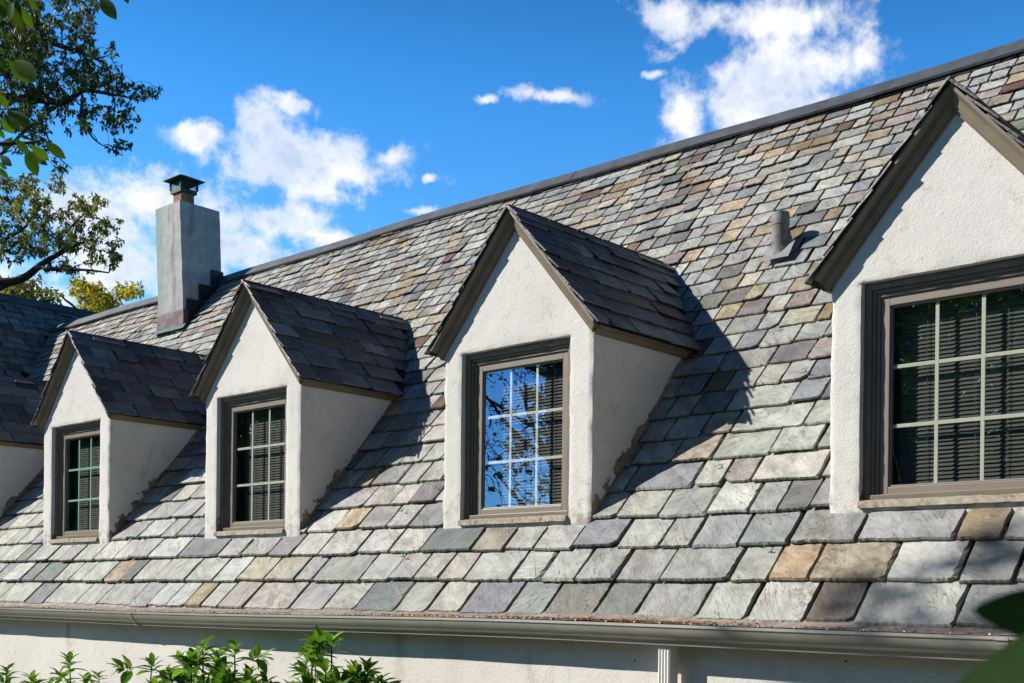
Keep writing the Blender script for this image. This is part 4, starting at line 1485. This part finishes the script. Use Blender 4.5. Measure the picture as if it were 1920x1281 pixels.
# ---- broad leaves right in front of the lens, lower right
bl = empty('rhododendron', at(2150, 1700, .8)); bl.location.z = 0
bl['_org'] = tuple(bl.location)
tag(bl, 'out of focus broad leaved plant close by in the bottom right corner', 'plant')
SM = [(0, .03)] + [(k / 16, .5 * math.sin(math.pi * (k / 16) ** .85) ** .75) for k in range(1, 16)] + [(1, 0)]
nd2 = .72
Q = lambda u, v, d=0: at(u, v, nd2 + d) - Vector((0, 0, ZO))
st = MB()
b0 = Q(2150, 1700)
st.tube([(bl.location.x, bl.location.y, -ZO), (bl.location.x, bl.location.y, -1.0), b0, Q(2100, 1400), Q(2060, 1190)], [.012, .011, .008, .006, .004], 7)
st.build('stem', M['bark'], bl, smooth=60)
for (a, c_, wd, colr, tilt) in ((Q(2075, 1165), Q(1836, 1143, -.02), .40, (.016, .04, .008), .1), (Q(2105, 1235), Q(1712, 1425, -.06), .67, (.085, .165, .13), -.55), (Q(2090, 1330, .06), Q(1735, 1320, .08), .3, (.035, .09, .012), .3),
                               (Q(2060, 1190), Q(2200, 1080, .1), .4, (.03, .08, .02), 0), (Q(2100, 1400), Q(2300, 1500, -.1), .4, (.03, .08, .02), .3)):
    f = MB(); f.col = True
    dd = c_ - a
    side = dd.cross(-DV + Vector((0, 0, tilt)))
    leaf(f, a, dd, side, dd.length, dd.length * wd, (*colr, 1), .12, .08, SM, rib=(colr[0] * 1.7, colr[1] * 1.4, colr[2] * 1.4, 1))
    f.build('leaf', M['big_leaf'], bl, smooth=60)


# ---- garden trees: some mirrored in the glass, others added unseen to block sky light
def garden_tree(label, base, H, crown, n, leafL, seed, cols, sparse=False, girth=1.0):
    rng = random.Random(seed)
    t = empty('garden_tree', (base[0], base[1], 0)); t['_org'] = (base[0], base[1], 0)
    tag(t, label, 'tree', 'trees across the garden')
    tr, fo = MB(), MB(); fo.col = True
    tw = tr
    b0 = Vector((base[0], base[1], -ZO))
    limbs = [([b0, b0 + Vector((.1, 0, H * .3)), b0 + Vector((-.1, .1, H * .6)), b0 + Vector((0, .1, H * .93))], .22 * girth, .04 * girth)]
    for k in range(6):
        a = k * 1.05 + rng.uniform(-.3, .3); h0 = H * rng.uniform(.28, .6)
        s_ = b0 + Vector((0, 0, h0))
        dv = Vector((math.cos(a), math.sin(a), .55)).normalized()
        limbs.append(([s_, s_ + dv * crown * .5, s_ + dv * crown * .95 + Vector((0, 0, .3))], .06, .02))
    cl = []
    while len(cl) < n:
        q = rdir(rng) * rng.random() ** .38
        P = b0 + Vector((q.x * crown, q.y * crown, H * .58 + q.z * H * .42))
        if nz(P, .55, seed) > (-.05 if not sparse else .0): cl.append(P)
    grow(rng, limbs, cl, tr, tw, .03 if sparse else .015, .12, .011 if sparse else .004)
    for c in cl:
        cc = pick(rng, cols)
        for k in range(3 if sparse else 26):
            f = rng.uniform(.7, 1.35); L = rng.uniform(*leafL)
            leaf(fo, c + rdir(rng) * L * rng.uniform(.3, 1.6), rdir(rng) + Vector((0, 0, -.4)), rdir(rng), L, L * .5, (cc[0] * f, cc[1] * f, cc[2] * f, 1), .3, .2, LEAF3)
    tr.build('trunk', M['bark'], t, smooth=60); fo.build('crown', M['oak_leaf'], t)


GRN = [((.05, .09, .015), 8), ((.08, .12, .02), 6), ((.035, .06, .012), 5)]
garden_tree('round leafy tree across the garden facing the right hand window', (-9.5, -17), 11, 4.2, 420, (.12, .2), 41, GRN)
garden_tree('broad leafy tree at the garden edge, right of the bare branched one', (-14.5, -19.5), 12, 4.0, 380, (.12, .2), 45, GRN)
garden_tree('open branched tree across the garden with hardly any leaves', (-19.5, -11), 13, 4.4, 900, (.09, .15), 42, GRN, True)
garden_tree('full dark tree across the garden facing the second dormer window', (-28, -7.5), 12, 4.4, 420, (.12, .2), 43, GRN)
garden_tree('wide green tree at the far left edge of the garden', (-36, -5.0), 12.5, 4.8, 420, (.13, .22), 44, GRN)

garden_tree('unseen leafy tree added at the right hand end of the garden to block sky light', (9, -4), 12, 4.6, 420, (.14, .24), 51, GRN)  # from here to the lawn corner tree: unseen, added to block sky light
garden_tree('unseen leafy tree added beyond the right hand end of the house to block sky light', (10.5, 5), 13, 4.8, 420, (.14, .24), 52, GRN)
garden_tree('unseen leafy tree added behind the right hand end of the house to block sky light', (9, 14), 13, 4.8, 420, (.14, .24), 53, GRN)
garden_tree('unseen leafy tree added in the middle of the garden lawn to block sky light', (0, -15), 12, 4.6, 420, (.14, .24), 54, GRN)
garden_tree('unseen leafy tree added in the right hand corner of the lawn to block sky light', (7, -12), 12, 4.6, 420, (.14, .24), 55, GRN)
garden_tree('slim tall tree in the lawn, its trunk mirrored in the third dormer window', (-12.75, -2.6), 12.3, 1.75, 190, (.12, .2), 61, GRN, girth=.7)

# dark woodland belt mirrored in the glass, added round the garden to block sky light
wb, wc = MB(), MB(); wb.col = True
rng = random.Random(77)
for belt in ([(14, 22), (19, 12), (20, 0), (17, -12), (10, -20), (0, -25), (-12, -26), (-22.5, -22.5)], [(-31.5, -16.5), (-38, -12), (-43, -5), (-45, 3)]):
    pts = [Vector((x, y, 0)) for x, y in belt]
    for p, q in zip(pts, pts[1:]):
        L = (q - p).length
        nrm = Vector((0, 0, 1)).cross(q - p).normalized()
        if nrm.dot(Vector((-7, 4, 0)) - p) < 0: nrm = -nrm
        for k in range(int(L * 210)):
            a = p.lerp(q, rng.random())
            top = 11.5 + 3.2 * nz((a.x, a.y, 0), .16, 3) + 2.0 * nz((a.x, a.y, 0), .5, 9)
            z = -ZO + (top + ZO) * rng.random() ** .8
            off = nrm * (rng.uniform(-.8, .6) + 1.6 * nz((a.x, a.y, z), .35, 2))
            cc = pick(rng, GRN); f = rng.uniform(.6, 1.3); Ls = rng.uniform(.25, .5)
            leaf(wb, a + off + Vector((0, 0, z)), rdir(rng) + Vector((0, 0, -.4)), rdir(rng), Ls, Ls * .55, (cc[0] * f, cc[1] * f, cc[2] * f, 1), .3, .2, LEAF3)
        ids = []
        n_ = int(L * 1.2)
        for j in range(9):
            for i in range(n_ + 1):
                a = p.lerp(q, i / n_)
                top = 10.4 + 3.2 * nz((a.x, a.y, 0), .16, 3) + 2.0 * nz((a.x, a.y, 0), .5, 9)
                z = -ZO + (top + ZO) * j / 8
                a = a - nrm * (.9 + j * .05) + nrm * (1.6 * nz((a.x, a.y, z), .35, 2)) + Vector((0, 0, z))
                ids.append(wb.vert(a, (.02, .032, .01, 1)))  # dark backing sheet added to make the belt opaque
        for j in range(8):
            for i in range(n_):
                k = j * (n_ + 1) + i
                wb.face((ids[k], ids[k + 1], ids[k + n_ + 2], ids[k + n_ + 1]))
tag(wb.build('woodland', M['oak_leaf'], loc=(0, -20, 0)), 'dark woodland added round the garden to block sky light, mirrored in the window glass', 'woodland', kind='stuff')
# bookkeeping property used only while building
for o in bpy.data.objects:
    if '_org' in o.keys(): del o['_org']
